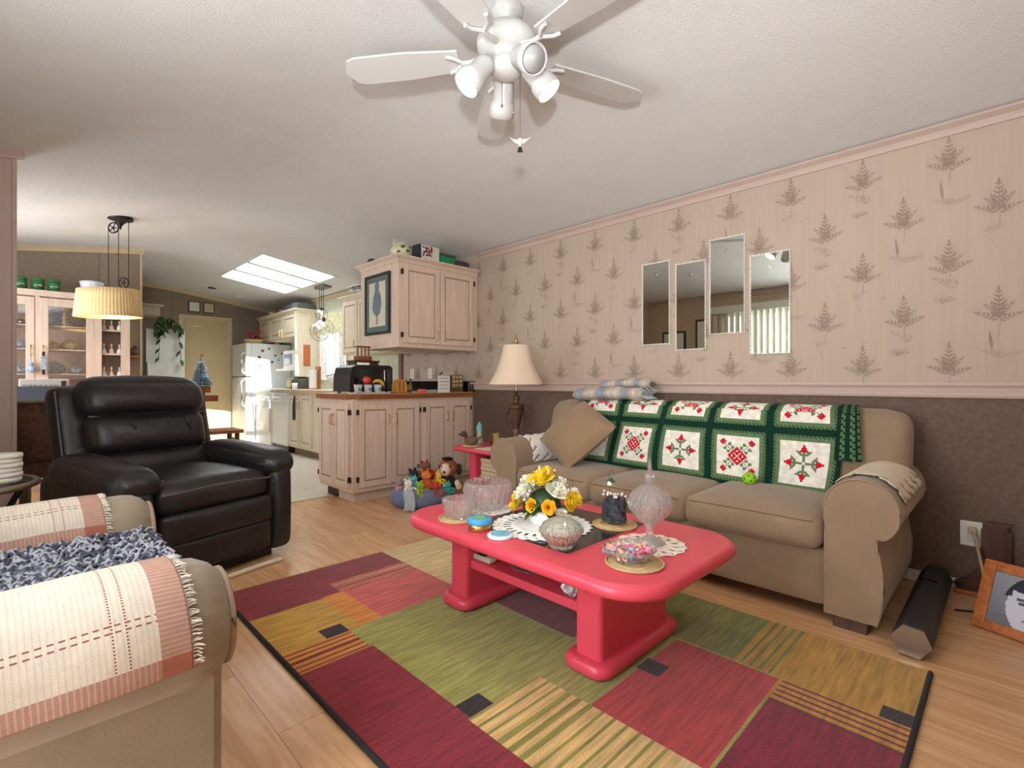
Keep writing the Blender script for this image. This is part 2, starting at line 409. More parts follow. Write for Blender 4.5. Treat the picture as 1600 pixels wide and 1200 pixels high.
st(crown('trim_2', (W, YF, 2.305), (W, 3.78, 2.305), (-1, 0, 0), trim_m, h=.06))
st(crown('trim_3', (W, 4.5, 2.303), (W, YB, 2.303), (-1, 0, 0), trimy_m, h=.05))
st(MB().prism([(W, 1.017), (W-.03, 1.017), (W-.034, 1.005), (W-.024, .99), (W-.02, .965), (W-.026, .955), (W-.022, .943), (W, .943)], 1, YF, 3.88).build('trim_4', trim_m))
st(MB().box((W-.022, YF, 0), (W-.010, 3.8, .055)).build('baseboard_right', white_m, bevel=.004))
# kitchen part of the right wall, with window
KW0, KW1, KZ0, KZ1 = 6.66, 7.42, 1.08, 2.02
kw = st(MB().box((W, KY, 0), (W+.1, KW0, 2.31)).box((W, KW1, 0), (W+.1, YB, 2.31)).box((W, KW0, 0), (W+.1, KW1, KZ0)).box((W, KW0, KZ1), (W+.1, KW1, 2.31)).build('wall_kitchen', greenwp))
MB().box((W-.03, KY-.03, .92), (W, KY+.03, 2.3)).build('corner_post', M('post', (128, 104, 88), .6), wr)
wn = st(MB().box((W+.02, KW0, KZ0), (W+.06, KW0+.04, KZ1)).box((W+.02, KW1-.04, KZ0), (W+.06, KW1, KZ1)).box((W+.02, KW0, KZ0), (W+.06, KW1, KZ0+.04)).box((W+.02, KW0, KZ1-.04), (W+.06, KW1, KZ1)).box((W+.02, (KW0+KW1)/2-.02, KZ0), (W+.06, (KW0+KW1)/2+.02, KZ1)).build('window_2', white_m))
for a, b in ((KW0+.04, (KW0+KW1)/2-.02), ((KW0+KW1)/2+.02, KW1-.04)): MB().box((W+.035, a, KZ0+.04), (W+.041, b, KZ1-.04)).build('pane', pane, wn)
# far wall, hutch wall, stub wall, left wall, front wall
def panelwall(name, x0, x1, y, th, mat, seams, sgn=-1):
    n = 12; poly = []
    xs = sorted(set([x0+(x1-x0)*i/n for i in range(n+1)]+([RIDGE] if x0 < RIDGE < x1 else [])))
    poly = [(x0, 0), (x1, 0)]+[(x, cz(x)+.01) for x in reversed(xs)]
    o = st(MB().prism(poly, 1, y, y+th).build(name, mat))
    for sx in seams: MB().box((sx-.003, y-.002, 0), (sx+.003, y, cz(sx)-.03)).build('panel_joint', M('taupe_joint', (118, 104, 90), .8), o)
    return o
panelwall('wall_back', LX, W, YB, .1, taupe_m, (1.75, 2.72))
st(crown('trim_5', (RIDGE, YB, cz(RIDGE)), (W, YB, cz(W)), (0, -1, 0), trimy_m, h=.055))
st(crown('trim_6', (.9, YB, cz(.9)), (RIDGE, YB, cz(RIDGE)), (0, -1, 0), trimy_m, h=.055))
panelwall('wall_partition', LX, .985, 6.98, .09, taupe_m, (.62,))
st(crown('trim_7', (LX, 6.98, cz(LX)), (1.01, 6.98, cz(1.01)), (0, -1, 0), trimy_m, h=.055))
st(MB().box((.975, 6.965, 0), (.995, 7.08, cz(.99)-.03)).build('trim_8', trimy_m, bevel=.003))
panelwall('wall_stub', LX, -.03, 4.15, .12, wallpaper, ())
st(MB().box((-.03, 4.135, 0), (-.008, 4.285, cz(0)-.02)).build('trim_9', trim_m, bevel=.004))
st(MB().box((-.12, 4.138, 0), (-.03, 4.15, cz(0)-.02)).build('trim_10', trim_m, bevel=.003))
st(crown('trim_11', (LX, 4.135, cz(LX)), (.02, 4.135, cz(.02)), (0, -1, 0), trim_m, h=.05, d=.03))
panelwall('wall_front', LX, W, YF-.1, .1, wallpaper, ())
# left wall with patio door and dining window openings
PY0, PY1, PZ = .55, 2.95, 2.02
DY0, DY1, DZ0, DZ1 = 5.0, 6.2, .8, 2.0
wl = st(MB().box((LX-.1, YF, 0), (LX, PY0, 2.3)).box((LX-.1, PY0, PZ), (LX, PY1, 2.3)).box((LX-.1, PY1, 0), (LX, DY0, 2.3)).box((LX-.1, DY0, 0), (LX, DY1, DZ0)).box((LX-.1, DY0, DZ1), (LX, DY1, 2.3)).box((LX-.1, DY1, 0), (LX, YB, 2.3)).build('wall_left', M('left_wall_paper', (204, 182, 156), .8, var=.03)))
st(crown('trim_12', (LX, YB, cz(LX)), (LX, YF, cz(LX)), (1, 0, 0), trim_m))
pd = st(MB().box((LX-.07, PY0, 0), (LX-.03, PY0+.06, PZ)).box((LX-.07, PY1-.06, 0), (LX-.03, PY1, PZ)).box((LX-.07, PY0, PZ-.06), (LX-.03, PY1, PZ)).box((LX-.07, PY0, 0), (LX-.03, PY1, .08)).box((LX-.07, 1.72, 0), (LX-.03, 1.80, PZ)).build('door_1', white_m))
for a, b in ((PY0+.06, 1.72), (1.80, PY1-.06)): MB().box((LX-.053, a, .08), (LX-.047, b, PZ-.06)).build('pane', pane, pd)
wd = st(MB().box((LX-.07, DY0, DZ0), (LX-.03, DY0+.05, DZ1)).box((LX-.07, DY1-.05, DZ0), (LX-.03, DY1, DZ1)).box((LX-.07, DY0, DZ0), (LX-.03, DY1, DZ0+.05)).box((LX-.07, DY0, DZ1-.05), (LX-.03, DY1, DZ1)).build('window_3', white_m))
MB().box((LX-.053, DY0+.05, DZ0+.05), (LX-.047, DY1-.05, DZ1-.05)).build('pane', pane, wd)
bl = thing('vertical_blinds', 'cream vertical blinds with boxed valance over the patio door', 'blinds', (LX, 2.6, 0))
MB().box((LX, .5, 2.0), (LX+.10, 3.12, 2.10)).build('valance', white_m, bl, bevel=.004)
for k in range(14):
    yy = 3.04-k*.078; m = T(LX+.027, yy, 1.02) @ RZ(math.radians(28))
    MB().cb((0, 0, 0), (.004, .086, 1.96), m).build('slat', M('blind_fabric', (236, 230, 214), .7, var=.03), bl)
for i, (y, z, w_, h_) in enumerate(((3.69, 1.52, .38, .56), (3.235, 1.6, .21, .70))):
    t = thing('framed_print', ['wide black framed line drawing on left wall near partition', 'tall black framed line drawing on left wall beside blinds'][i], 'picture', (LX, y, z-h_/2))
    MB().box((LX, y-w_/2, z-h_/2), (LX+.02, y+w_/2, z+h_/2)).build('frame', black, t, bevel=.003)
    MB().box((LX+.02, y-w_/2+.03, z-h_/2+.03), (LX+.022, y+w_/2-.03, z+h_/2-.03)).build('print', paper, t)
    MB().tube([(LX+.023, y+.04*math.sin(a*1.3), z-.12+.03*a) for a in range(9)], .002, 4).build('ink_line', black, t)
# far door
dr = st(MB().box((1.90, YB-.035, 0), (2.54, YB-.005, 2.05)).build('door_2', M('door_beige', (206, 184, 144), .55, var=.03), bevel=.003))
MB().sph((1.97, YB-.06, .98), .028).cyl((1.97, YB-.06, .98), (1.97, YB-.03, .98), .012).build('door_knob', brass, dr)
MB().tube([(2.02, YB-.045, 1.93), (2.08, YB-.05, 1.945), (2.13, YB-.05, 1.93)], .006).build('coat_hook', chrome, dr)
st(MB().box((1.83, YB-.025, 0), (1.90, YB, 2.12)).box((2.54, YB-.025, 0), (2.61, YB, 2.12)).box((1.9005, YB-.025, 2.0505), (2.5395, YB, 2.12)).build('trim_13', trimy_m, bevel=.004))

# ================================================================= SOFA
SF = 2.42
sofa = thing('sofa', 'long tan suede three-seat sofa with rolled arms under the four mirrors', 'sofa', (2.84, 1.47, 0))
MB().rbox((2.84, 1.475, .185), (.82, 1.90, .25), .03, 8).build('base', suede, sofa)
def armprof(sg, yc):
    pts = [(.0, .05), (.0, .40)]
    for k in range(0, 17):
        a = PI-k*(PI*1.28)/16
        pts.append((.128+.128*math.cos(a), .497+.128*math.sin(a)))
    pts += [(.185, .395), (.188, .33), (.205, .22), (.20, .12), (.18, .05)]
    return [(yc+sg*p[0], p[1]) for p in pts]
for sg, yc in ((-1, .56), (1, 2.39)):
    a = MB().prism(armprof(sg, yc), 0, SF-.01, 3.22, True).build('arm', suede, sofa, bevel=.02)
    pr = armprof(sg, yc)
    MB().tube([(SF-.008, p[0], p[1]) for p in pr[1:]], .0055, 6).build('piping', pipe_m, a)
for k in range(3):
    y0 = .565+k*.608; o = MB().rbox((2.72+(.0 if k != 0 else -.012), y0+.303, .368+(.012 if k == 0 else 0)), (.66 if k else .684, .604, .15), .05, 12, (.012, .006, .022)).build('seat_cushion', suede, sofa)
    xx = 2.72-.325-(.024 if k == 0 else 0)
    MB().tube([(xx-.002, y0+.03+t*.545, .425+(.012 if k == 0 else 0)) for t in [i/8 for i in range(9)]], .005).build('piping', pipe_m, o)
# back: sloped rounded slab
def slope(z): return 2.90+(z-.42)*.30
m = Matrix(((1, 0, .28, 0), (0, 1, 0, 0), (0, 0, 1, 0), (0, 0, 0, 1)))
MB().rbox((3.06, 1.475, .60), (.22, 2.27, .56), .095, 14, (.015, 0, .01), m).build('backrest', suede, sofa)
for x in (2.47, 3.15):
    for y in (.47, 2.48): MB().prism([(x-.05, y-.06), (x+.05, y-.06), (x+.05, y+.06), (x-.05, y+.06)], 2, 0, .065).build('leg', legw, sofa, bevel=.004)
# throw pillow
m = RY(math.radians(42)) @ RX(math.radians(30))
def pillow(mb, c, L, th, m, n=18):
    for sg in (-1, 1):
        def fn(u, v):
            a = 2*u-1; b = 2*v-1; k = max(0, (1-a*a)*(1-b*b))**.42
            pin = 1-.10*(1-abs(a))*abs(b)**2; pin2 = 1-.10*(1-abs(b))*abs(a)**2
            return Vector(c)+m @ Vector((sg*th/2*k, a*L/2*pin, b*L/2*pin2))
        mb.grid(fn, n, n)
    return mb
tag(pillow(MB(), (2.745, 2.13, .665), .43, .18, m).build('throw_pillow', M('pillow_suede', (150, 123, 94), .9, var=.07, bump=.1, bscale=200, sheen=.2)), 'square tan suede throw pillow leaning on left end of sofa back', 'pillow')

# ---- afghan (raster of crochet squares)
G1 = (20, 54, 42); G2 = (100, 126, 88); IV = (240, 236, 224); RD = (206, 24, 48); LG = (112, 132, 98)
Q = 52
def motif(kind, i, j):
    d = min(i, j, Q-1-i, Q-1-j)
    if d < 3: return G1
    if d < 5: return G1 if (i+j) % 3 == 0 else G2
    if d < 8: return G2
    X = (i-(Q-1)/2)*.62; Y = (j-(Q-1)/2)*.62; x = abs(X); y = abs(Y)
    if kind == 0:
        for cx, cy in ((0, 2.9), (0, -2.9), (2.9, 0), (-2.9, 0)):
            if abs(X-cx)+abs(Y-cy) < 2.6 and not (abs(X-cx) < .35 and abs(Y-cy) < .35): return RD
        if x+y < .8: return (240, 190, 190)
        if abs(x-y) < .36 and 1.8 < x < 7.2: return LG
        if abs(x-7.6)+abs(y-7.6) < 1.9: return RD
        if abs(x-8.5) < .4 and abs(y-8.5) < .4: return RD
        for cx, cy in ((6.4, 3.9), (3.9, 6.4), (4.6, 2.4), (2.4, 4.6)):
            if (x-cx)**2+(y-cy)**2 < .85: return LG
    else:
        if min(x, y) < .36 and .8 < max(x, y) < 5.4: return LG
        for a, b in ((x, y), (y, x)):
            if abs(a-6.6)/2.4+b/1.9 < 1: return RD
            if b < .35 and 6 < a < 9: return RD
            if abs(a-b*.5-4.1)+abs(b-1.9)*.8 < 1.35: return LG
    return IV
def afghan_pt(t, y):
    # t = arc length from the bottom edge, up the front of the back, then over the top
    if t < .44:
        z = .445+t*.955; x = 2.905+t*.30
        return Vector((x-.012-.012*math.sin(t/.44*PI), y, z))
    a = (t-.44)/.11
    if a < PI*.62: return Vector((3.125-.085*math.cos(a), y, .845+.052*math.sin(a)))
    return Vector((3.125+.03+(t-.65)*.3, y, .89-(t-.65)*.2))
cell = .33/Q
A0, A1 = .615, .615+5*.33
nv = int(.68/cell)
mb = MB()
def aff(u, v):
    y = A1-u*(A1-A0); t = v*.68
    p = afghan_pt(t, y+.012*math.sin(t*9+y*4)); p.x -= .022+.004*math.sin(y*19); p.z += -.012*(1-t/.68)*math.sin(y*2.3); return p
mb.grid(aff, 5*Q, nv, True, None, lambda i, j: motif(((i//Q)+(j//Q)+1) % 2, i % Q, j % Q))
crochet = Mattr('crochet', .95, None, .6, 160, .14)
af = thing('crochet_afghan', 'ivory crochet afghan with red roses in green bordered squares on sofa back', 'blanket', (3.0, 1.44, .44))
mb.build('squares', crochet, af, solid=.008)
mb = MB()
def fold(u, v):
    t = .19+v*.46; y = .63-u*(.115-.045*v)
    p = afghan_pt(t, y); p.x -= .036+.012*math.sin(u*PI); p.z += .006; return p
mb.grid(fold, 10, 42, True, None, lambda i, j: G1 if i in (0, 1, 4, 5, 8) else (G2 if (i+j) % 3 else G1))
mb.build('folded_edge', crochet, af, solid=.008)
# striped knit throw on top left of the back
kn = Mattr('knit', .95, None, .7, 130, .12)
tb = thing('knit_throw', 'folded pastel striped knit throw lying on the top left of the sofa back', 'blanket', (3.08, 2.2, .87))
ST = [(208, 196, 182), (216, 204, 186), (200, 182, 174), (178, 160, 160), (140, 172, 186), (176, 160, 164), (204, 186, 178), (216, 204, 186)]
def roll(mb, y0, y1, cx, cz_, rx, rz):
    n = 44
    def fn(u, v):
        y = y0+(y1-y0)*u; a = 2*PI*v; k = 1+.05*math.sin(u*23)+.03*math.sin(a*3+u*9); e = min(1, (min(u, 1-u)*12+.25))**.5
        return (cx+rx*k*e*math.cos(a), y, cz_+rz*k*e*math.sin(a)+.008*math.sin(u*5))
    mb.grid(fn, n, 16, True, None, lambda i, j: ST[int(i*3.0/n*8) % 8])
mb = MB(); roll(mb, 1.78, 2.37, 3.05, .933, .085, .045); mb.build('lower_fold', kn, tb)
mb = MB(); roll(mb, 1.76, 2.18, 3.12, 1.005, .08, .035); mb.build('upper_fold', kn, tb)
mb = MB()
for k in range(9):
    x = 2.99+.018*k; mb.tube([(x, 1.78, .99-.01*k % .03), (x-.01, 1.75-.004*k, .96), (x-.02, 1.76, .93), (x-.015, 1.72, .905)], .004, 4)
mb.build('fringe', M('knit_fringe', (176, 186, 186), .9), tb)
# arm covers (lace) on sofa
def armcover(name, label, sg, yc, x0, x1, mat, a0, a1, drop=0.):
    def fn(u, v):
        a = a0+(a1-a0)*v; x = x0+(x1-x0)*u+.006*math.sin(v*40)*(1 if u in (0, 1) else 0)
        p = [.128+.136*math.cos(a), .497+.136*math.sin(a)+.003]
        if v > .85: p[1] -= .012*abs(math.sin(u*PI*5))
        return (x, yc+sg*p[0], p[1])
    o = MB().grid(fn, 26, 22, True, lambda i, j: not ((i*7+j*5) % 6 == 0 and (j > 17 or j < 4 or i < 3 or i > 22))).build(name, mat, solid=.004)
    return tag(o, label, 'arm cover')
armcover('arm_cover', 'cream lace arm cover draped over the sofa arm next to the soundbar', -1, .56, 2.50, 3.02, cream, PI*.80, PI*.10)
armcover('arm_cover', 'white lace arm cover on the sofa arm beside the red side table', 1, 2.39, 2.58, 3.02, whitel, PI*1.12, PI*.45)
# ball
bo = thing('plastic_ball', 'lime green perforated plastic ball resting on the sofa seat', 'ball', (2.80, 1.0, .462))
MB().sph((2.80, 1.0, .497), .036, 20, 14).build('shell', M('lime_plastic', (150, 214, 30), .4, var=.03), bo)
hm = M('ball_hole', (58, 92, 14), .8)
for k in range(22):
    z = 1-2*(k+.5)/22; a = k*2.4; r = math.sqrt(1-z*z); d = Vector((r*math.cos(a), r*math.sin(a), z)); p = Vector((2.80, 1.0, .497))
    MB().cyl(p+d*.0345, p+d*.0365, .0048, n=8).build('hole', hm, bo)
# soundbar
sb = thing('soundbar', 'long black hexagonal soundbar with silver end lying on floor beside sofa', 'speaker', (2.76, .27, 0))
hexp = [(.262+.062*math.cos(PI/3*k+.12), .0635+.062*math.sin(PI/3*k+.12)) for k in range(6)]
MB().prism(hexp, 0, 2.34, 3.2).build('body', M('speaker_mesh', (46, 45, 46), .6, var=.2, scale=90), sb, bevel=.004)
MB().prism([(.262+(y-.262)*.98, .0635+(z-.0635)*.98) for y, z in hexp], 0, 2.328, 2.341).build('end_cap', silver, sb, bevel=.002)
MB().box((2.93, .235, .118), (2.945, .295, .1225)).build('slot', blackg, sb)
tag(MB().tube([(3.14, .24, .07), (3.19, .17, .06), (3.20, .10, .045), (3.16, .065, .02), (3.08, .065, .006), (3.0, .11, .006), (2.96, .18, .006)], .0035).build('power_cable', black), 'thin black cable looping from the soundbar across the floor', 'cable')

# ================================================================= RUG
RX0, RX1, RY0, RY1 = .68, 2.25, .2, 2.64
MA = (132, 34, 46); GO = (190, 146, 60); GR = (150, 148, 78); OLI = (118, 120, 62); SA = (206, 182, 128); RS = (168, 58, 58); OR = (206, 128, 52); BK = (36, 26, 30); PK = (196, 88, 84); PL = (122, 20, 44)
rects = [(RX0, RX1, RY0, RY1, GR),
 (.68, 1.53, 2.265, 2.64, MA), (1.53, 2.25, 1.95, 2.64, SA), (1.72, 1.82, 2.13, 2.22, BK), (1.10, 1.53, 1.90, 2.275, PK),
 (.68, 1.02, 1.895, 2.265, GO), (1.0, 1.11, 1.90, 2.27, OR), (.857, .947, 1.896, 1.973, BK),
 (.68, .96, .62, 1.73, MA), (.68, 1.27, .2, .64, SA), (.95, 1.27, .62, 1.146, (206, 172, 112)), (.963, 1.052, 1.142, 1.219, BK),
 (1.545, 2.1, 1.22, 1.67, (116, 46, 56)), (1.84, 2.25, .72, 1.45, OLI), (1.27, 1.84, .93, 1.22, GR), (1.265, 1.835, .555, .925, RS), (1.548, 1.628, .855, .936, BK),
 (1.84, 2.25, .2, .72, (172, 128, 46)), (1.27, 1.69, .2, .552, PL), (1.69, 1.84, .2, .555, (176, 126, 50)), (1.84, 1.92, .205, .284, BK), (.68, .95, 1.73, 1.895, (200, 138, 52))]
rects += [(1.10, 1.525, 2.279+.027*k, 2.279+.027*k+.013, (214, 138, 104)) for k in range(5)]
rects += [(.68, .95, 1.735+.034*k, 1.735+.034*k+.012, MA) for k in range(5)]
rects += [(.95, 1.265, .66+.043*k, .66+.043*k+.013, (138, 130, 58)) for k in range(12)]
rects += [(1.69+.032*k, 1.69+.032*k+.013, .2, .55, (104, 28, 40)) for k in range(5)]
rects += [(1.84, 2.25, .585+.034*k, .585+.034*k+.012, (104, 118, 54)) for k in range(5)]
rg = thing('area_rug', 'colour block area rug in red gold and green under the coffee table', 'rug', (1.465, 1.42, 0))
cs = .0105; nu = round((RX1-RX0)/cs); nv = round((RY1-RY0)/cs)
def rcol(i, j):
    x = RX0+(i+.5)*(RX1-RX0)/nu; y = RY0+(j+.5)*(RY1-RY0)/nv; c = GR
    for a, b, d, e, cc in rects:
        if a <= x < b and d <= y < e: c = cc
    return c
MB().grid(lambda u, v: (RX0+u*(RX1-RX0), RY0+v*(RY1-RY0), .0125), nu, nv, False, None, rcol).build('pile', Mattr('rug_pile', 1., (7, 75, 20), .7, 260, .30, .3), rg)
MB().box((RX0+.004, RY0+.004, .0006), (RX1-.004, RY1-.004, .0118)).build('backing', M('rug_backing', (60, 50, 44), .9), rg)
bm_ = M('rug_binding', (42, 40, 44), .9, var=.15, scale=80)
for a, b in (((RX0, RY0), (RX1, RY0)), ((RX0, RY1), (RX0, RY0))): MB().tube([(a[0], a[1], .008), (b[0], b[1], .008)], .0085, 8).build('binding', bm_, rg)

# ================================================================= TABLES
def rrect(x0, x1, y0, y1, r, n=8):
    p = []
    for cx, cy, a0 in ((x1-r, y1-r, 0), (x0+r, y1-r, PI/2), (x0+r, y0+r, PI), (x1-r, y0+r, 1.5*PI)):
        for k in range(n+1): p.append((cx+r*math.cos(a0+PI/2*k/n), cy+r*math.sin(a0+PI/2*k/n)))
    return p
def bullnose(mb, poly, z0, z1, e):
    cx = sum(p[0] for p in poly)/len(poly); cy = sum(p[1] for p in poly)/len(poly); n = len(poly); rings = []
    x0 = min(p[0] for p in poly); x1 = max(p[0] for p in poly); y0 = min(p[1] for p in poly); y1 = max(p[1] for p in poly)
    for k in range(9):
        a = -PI/2+PI*k/8; ins = e*(1-math.cos(a)); z = (z0+z1)/2+(z1-z0)/2*math.sin(a)
        rings.append([(cx+(p[0]-cx)*(1-2*ins/(x1-x0)), cy+(p[1]-cy)*(1-2*ins/(y1-y0)), z) for p in poly])
    vs = [q for r_ in rings for q in r_]
    mb._add(vs, [(k*n+i, k*n+(i+1) % n, (k+1)*n+(i+1) % n, (k+1)*n+i) for k in range(8) for i in range(n)], True)
    mb._add(vs, [tuple(range(n-1, -1, -1)), tuple(range(8*n, 9*n))]); return mb
def pedestal_table(t, x0, x1, y0, y1, zt, r, slabs, sx0, sx1, shelf_z, th=.05):
    bullnose(MB(), rrect(x0, x1, y0, y1, r), zt-th, zt, .022).build('table_top', red, t)
    for a, b in slabs:
        MB().prism(rrect(sx0, sx1, a, b, .02, 4), 2, .05, zt-th).build('leg', red, t)
        bullnose(MB(), rrect(sx0-.04, sx1+.04, a-.04, b+.04, .055), .014 if zt < .45 else 0, .066, .02).build('foot', red, t)
    MB().box((sx0+.03, slabs[0][1]-.002, shelf_z-.035), (sx1-.03, slabs[1][0]+.002, shelf_z)).build('shelf', red, t, bevel=.004)
TT = .43
ct = thing('coffee_table', 'red painted coffee table with rounded top and dark glass inset', 'coffee table', (1.59, 1.33, .013))
ct['_o'] = (1.59, 1.33, .013)
pedestal_table(ct, 1.21, 1.97, .70, 1.97, TT, .17, ((.985, 1.095), (1.70, 1.81)), 1.40, 1.87, .225)
MB().prism(rrect(1.335, 1.845, 1.075, 1.60, .012, 2), 2, TT-.002, TT+.0015).build('glass_inset', M('dark_glass', (52, 44, 40), .06, var=.05), ct)
stb = thing('side_table', 'red painted side table with book shelf between sofa and cabinets', 'side table', (2.9, 3.05, 0))
pedestal_table(stb, 2.58, 3.22, 2.74, 3.36, .485, .09, ((2.80, 2.88), (3.14, 3.22)), 2.68, 3.14, .22, .04)

# ================================================================= COFFEE TABLE ITEMS
def doily(x, y, z, r, label, mat=whitel, sc=16, holes=True, group=None):
    nr, na = 14, sc*6
    def fn(u, v):
        a = 2*PI*u; rr = r*(v*.999+.001)*(1+ (.07*abs(math.sin(a*sc/2))-.035)*max(0, (v-.6)/.4)); return (x+rr*math.cos(a), y+rr*math.sin(a), z+.0015+.0012*math.sin(a*sc)*v)
    keep = lambda i, j: not (holes and ((j in (9, 10) and i % 6 in (1, 2)) or (j == 6 and i % 4 == 0) or (j == 12 and i % 6 == 4)))
    return tag(MB().grid(fn, na, nr, True, keep).build('doily', mat, solid=.0015), label, 'doily', group)
def coaster(x, y, z, r, label):
    t = thing('straw_coaster', label, 'coaster', (x, y, z))
    MB().lathe([(0, .0), (r, 0), (r, .004), (0, .004)], 28, (x, y, z)).build('disc', straw, t)
    for k in range(1, 4): MB().tube([(x+r*k/3*math.cos(a*PI/14), y+r*k/3*math.sin(a*PI/14), z+.005) for a in range(28)], .0035, 5, True).build('braid', straw, t)
def cut(n, amp): return lambda a, k: 1+amp*(abs(math.sin(a*n+k*.8))-.5)
Z = TT+.0015
doily(1.545, 1.715, TT, .115, 'scalloped white doily under the large cut-glass bowl')
def glassbowl(name, label, c, prof_o, th, n=48, ncut=8, amp=.07, cat='bowl', mat=glass, wav=0, foot=None):
    prof = list(prof_o)+[(max(.001, r-th), z+(th if i == len(prof_o)-1 else 0)) for i, (r, z) in reversed(list(enumerate([(r, max(z, th*1.5)) for r, z in prof_o])))]
    mb = MB().lathe(prof, n, c, cut(ncut, amp), False)
    return tag(mb.build(name, mat), label, cat)
glassbowl('cut_glass_bowl', 'large round cut-glass bowl on scalloped white doily', (1.545, 1.715, TT+.004), [(.002, 0), (.06, 0), (.085, .018), (.106, .05), (.113, .085), (.108, .115), (.105, .122)], .005, 64, 10)
coaster(1.345, 1.68, Z-.001, .085, 'round straw coaster under the small cut-glass bowl')
glassbowl('small_glass_bowl', 'small cut-glass bowl with dipped rim on straw coaster', (1.345, 1.68, TT+.0095), [(.002, 0), (.045, 0), (.058, .02), (.068, .05), (.07, .078)], .005, 48, 9, .08)
# tin and lid
tn = thing('round_tin', 'round gold tin with bright blue printed lid beside the doily', 'tin', (1.31, 1.505, TT))
MB().lathe([(0, 0), (.044, 0), (.046, .003), (.046, .032), (0, .032)], 32, (1.31, 1.505, TT)).build('body', M('gold_tin', (190, 150, 90), .3, .8), tn)
ld = MB().lathe([(.049, .028), (.049, .045), (.046, .048), (0, .048)], 32, (1.31, 1.505, TT)).build('lid', M('blue_tin', (74, 166, 224), .35), tn)
MB().lathe([(.03, .0485), (.0, .0487)], 20, (1.31, 1.505, TT), lambda a, k: 1+.25*math.sin(3*a)).build('print', M('tin_print', (120, 176, 110), .5, var=.4, scale=70), ld)
lt = thing('tin_lid', 'flat pale blue round lid lying on the red table near gold tin', 'lid', (1.303, 1.374, TT))
MB().lathe([(0, 0), (.049, 0), (.051, .004), (.051, .01), (.047, .013), (0, .013)], 32, (1.303, 1.374, TT)).build('rim', M('pale_blue', (214, 232, 238), .35), lt)
MB().lathe([(.038, .0135), (0, .0137)], 24, (1.303, 1.374, TT), lambda a, k: 1+.1*math.sin(7*a)).build('print', M('lid_print', (120, 184, 208), .5, var=.4, scale=80), lt)
doily(1.525, 1.36, TT+.0015, .20, 'large openwork white doily under the flower arrangement', M('bright_lace', (248, 248, 246), .9, var=.02), 28)
# flowers
fa = thing('flower_arrangement', 'yellow and white rose arrangement in a white bowl on the coffee table', 'flowers', (1.55, 1.37, TT+.004))
fc = Vector((1.55, 1.37, TT+.004))
MB().lathe([(0, 0), (.05, 0), (.062, .012), (.072, .04), (.066, .06), (.055, .06), (.05, .03), (0, .028)], 28, fc).build('bowl', M('white_ceramic', (244, 244, 244), .3), fa)
yel = M('yellow_rose', (250, 214, 44), .6, var=.12, scale=30); wht = M('white_rose', (246, 244, 226), .6, var=.05, scale=30); yel2 = M('gold_rose', (252, 186, 20), .6, var=.12, scale=30)
def rose(c, d, s, mat, par):
    q = Vector(d).normalized().to_track_quat('Z', 'Y').to_matrix().to_4x4(); mb = MB()
    for ring, (rr, op, np_, hh) in enumerate(((.10, .25, 3, .95), (.24, .42, 4, .92), (.40, .75, 5, .8), (.55, 1.15, 6, .6))):
        for k in range(np_):
            a0 = 2*PI*k/np_+ring*.6; wd = 2*PI/np_*1.45
            def fn(u, v):
                a = a0+(u-.5)*wd*(1-.25*v); r = s*(rr*.5+(rr*.6+op*.26)*v**1.5*(.85+.15*math.cos((u-.5)*4))); z = s*(hh*v**.8-(.12*v*v*ring*.5)); z *= (1-.18*abs(2*u-1)**2*v)
                return Vector(c)+q @ Vector((r*math.cos(a), r*math.sin(a), z))
            mb.grid(fn, 5, 4)
    return mb.build('rose', mat, par)
RO = []
for (dx, dy, dz, s, mt) in ((-.02, .0, .165, .056, yel), (.02, .01, .178, .05, yel), (.0, -.055, .125, .05, wht), (-.055, .05, .115, .046, wht), (.06, -.02, .135, .046, wht), (-.07, .0, .085, .028, yel2), (-.04, -.055, .082, .03, yel2),
                        (-.035, .10, .09, .038, yel), (-.075, .08, .07, .034, yel), (.02, -.10, .10, .038, yel), (.045, -.115, .105, .034, yel), (-.01, .075, .15, .042, wht), (.04, .06, .15, .04, wht), (.07, .03, .12, .04, yel), (.08, -.07, .11, .04, wht), (.03, .10, .10, .036, wht)):
    p = fc+Vector((dx, dy, dz)); rose(p, (dx*1.1, dy*1.1, .10 if dz > .1 else .02), s*1.22, mt, fa)
def leafmesh(mb, p, d, L, wd, droop=.3, n=6):
    d = Vector(d).normalized(); sd = d.cross(Vector((0, 0, 1))).normalized() if abs(d.z) < .98 else Vector((1, 0, 0))
    def fn(u, v):
        w_ = wd*math.sin(PI*min(1, v*.92+.06))**.8; q = Vector(p)+d*L*v+sd*(u-.5)*2*w_; q.z += -droop*L*v*v+.25*w_*abs(u-.5)*2; return q
    mb.grid(fn, 2, n); return mb
for k in range(26):
    a = R.uniform(0, 2*PI); e = R.uniform(-.1, .6); leafmesh(MB(), fc+Vector((.03*math.cos(a), .03*math.sin(a), .06+.03*R.random())), (math.cos(a), math.sin(a), e), R.uniform(.06, .10), .017, .5).build('leaf', leafm if k % 3 else darkleaf, fa)
mb = MB(); mg = MB()
for k in range(34):
    a = R.uniform(0, 2*PI); t = R.uniform(.1, 1.35); d = Vector((math.sin(t)*math.cos(a), math.sin(t)*math.sin(a), math.cos(t)*1.15)); p = fc+Vector((0, 0, .085))+d*R.uniform(.105, .13); mb.sph(p, .006, 6, 4)
    mg.tube([fc+Vector((0, 0, .06)), p], .0012, 3)
mg.sph(fc+Vector((0, 0, .085)), (.068, .068, .06), 14, 8)
o = mb.build('baby_breath', M('tiny_flowers', (246, 240, 232), .7), fa); o['kind'] = 'stuff'
mg.build('stems', darkleaf, fa)
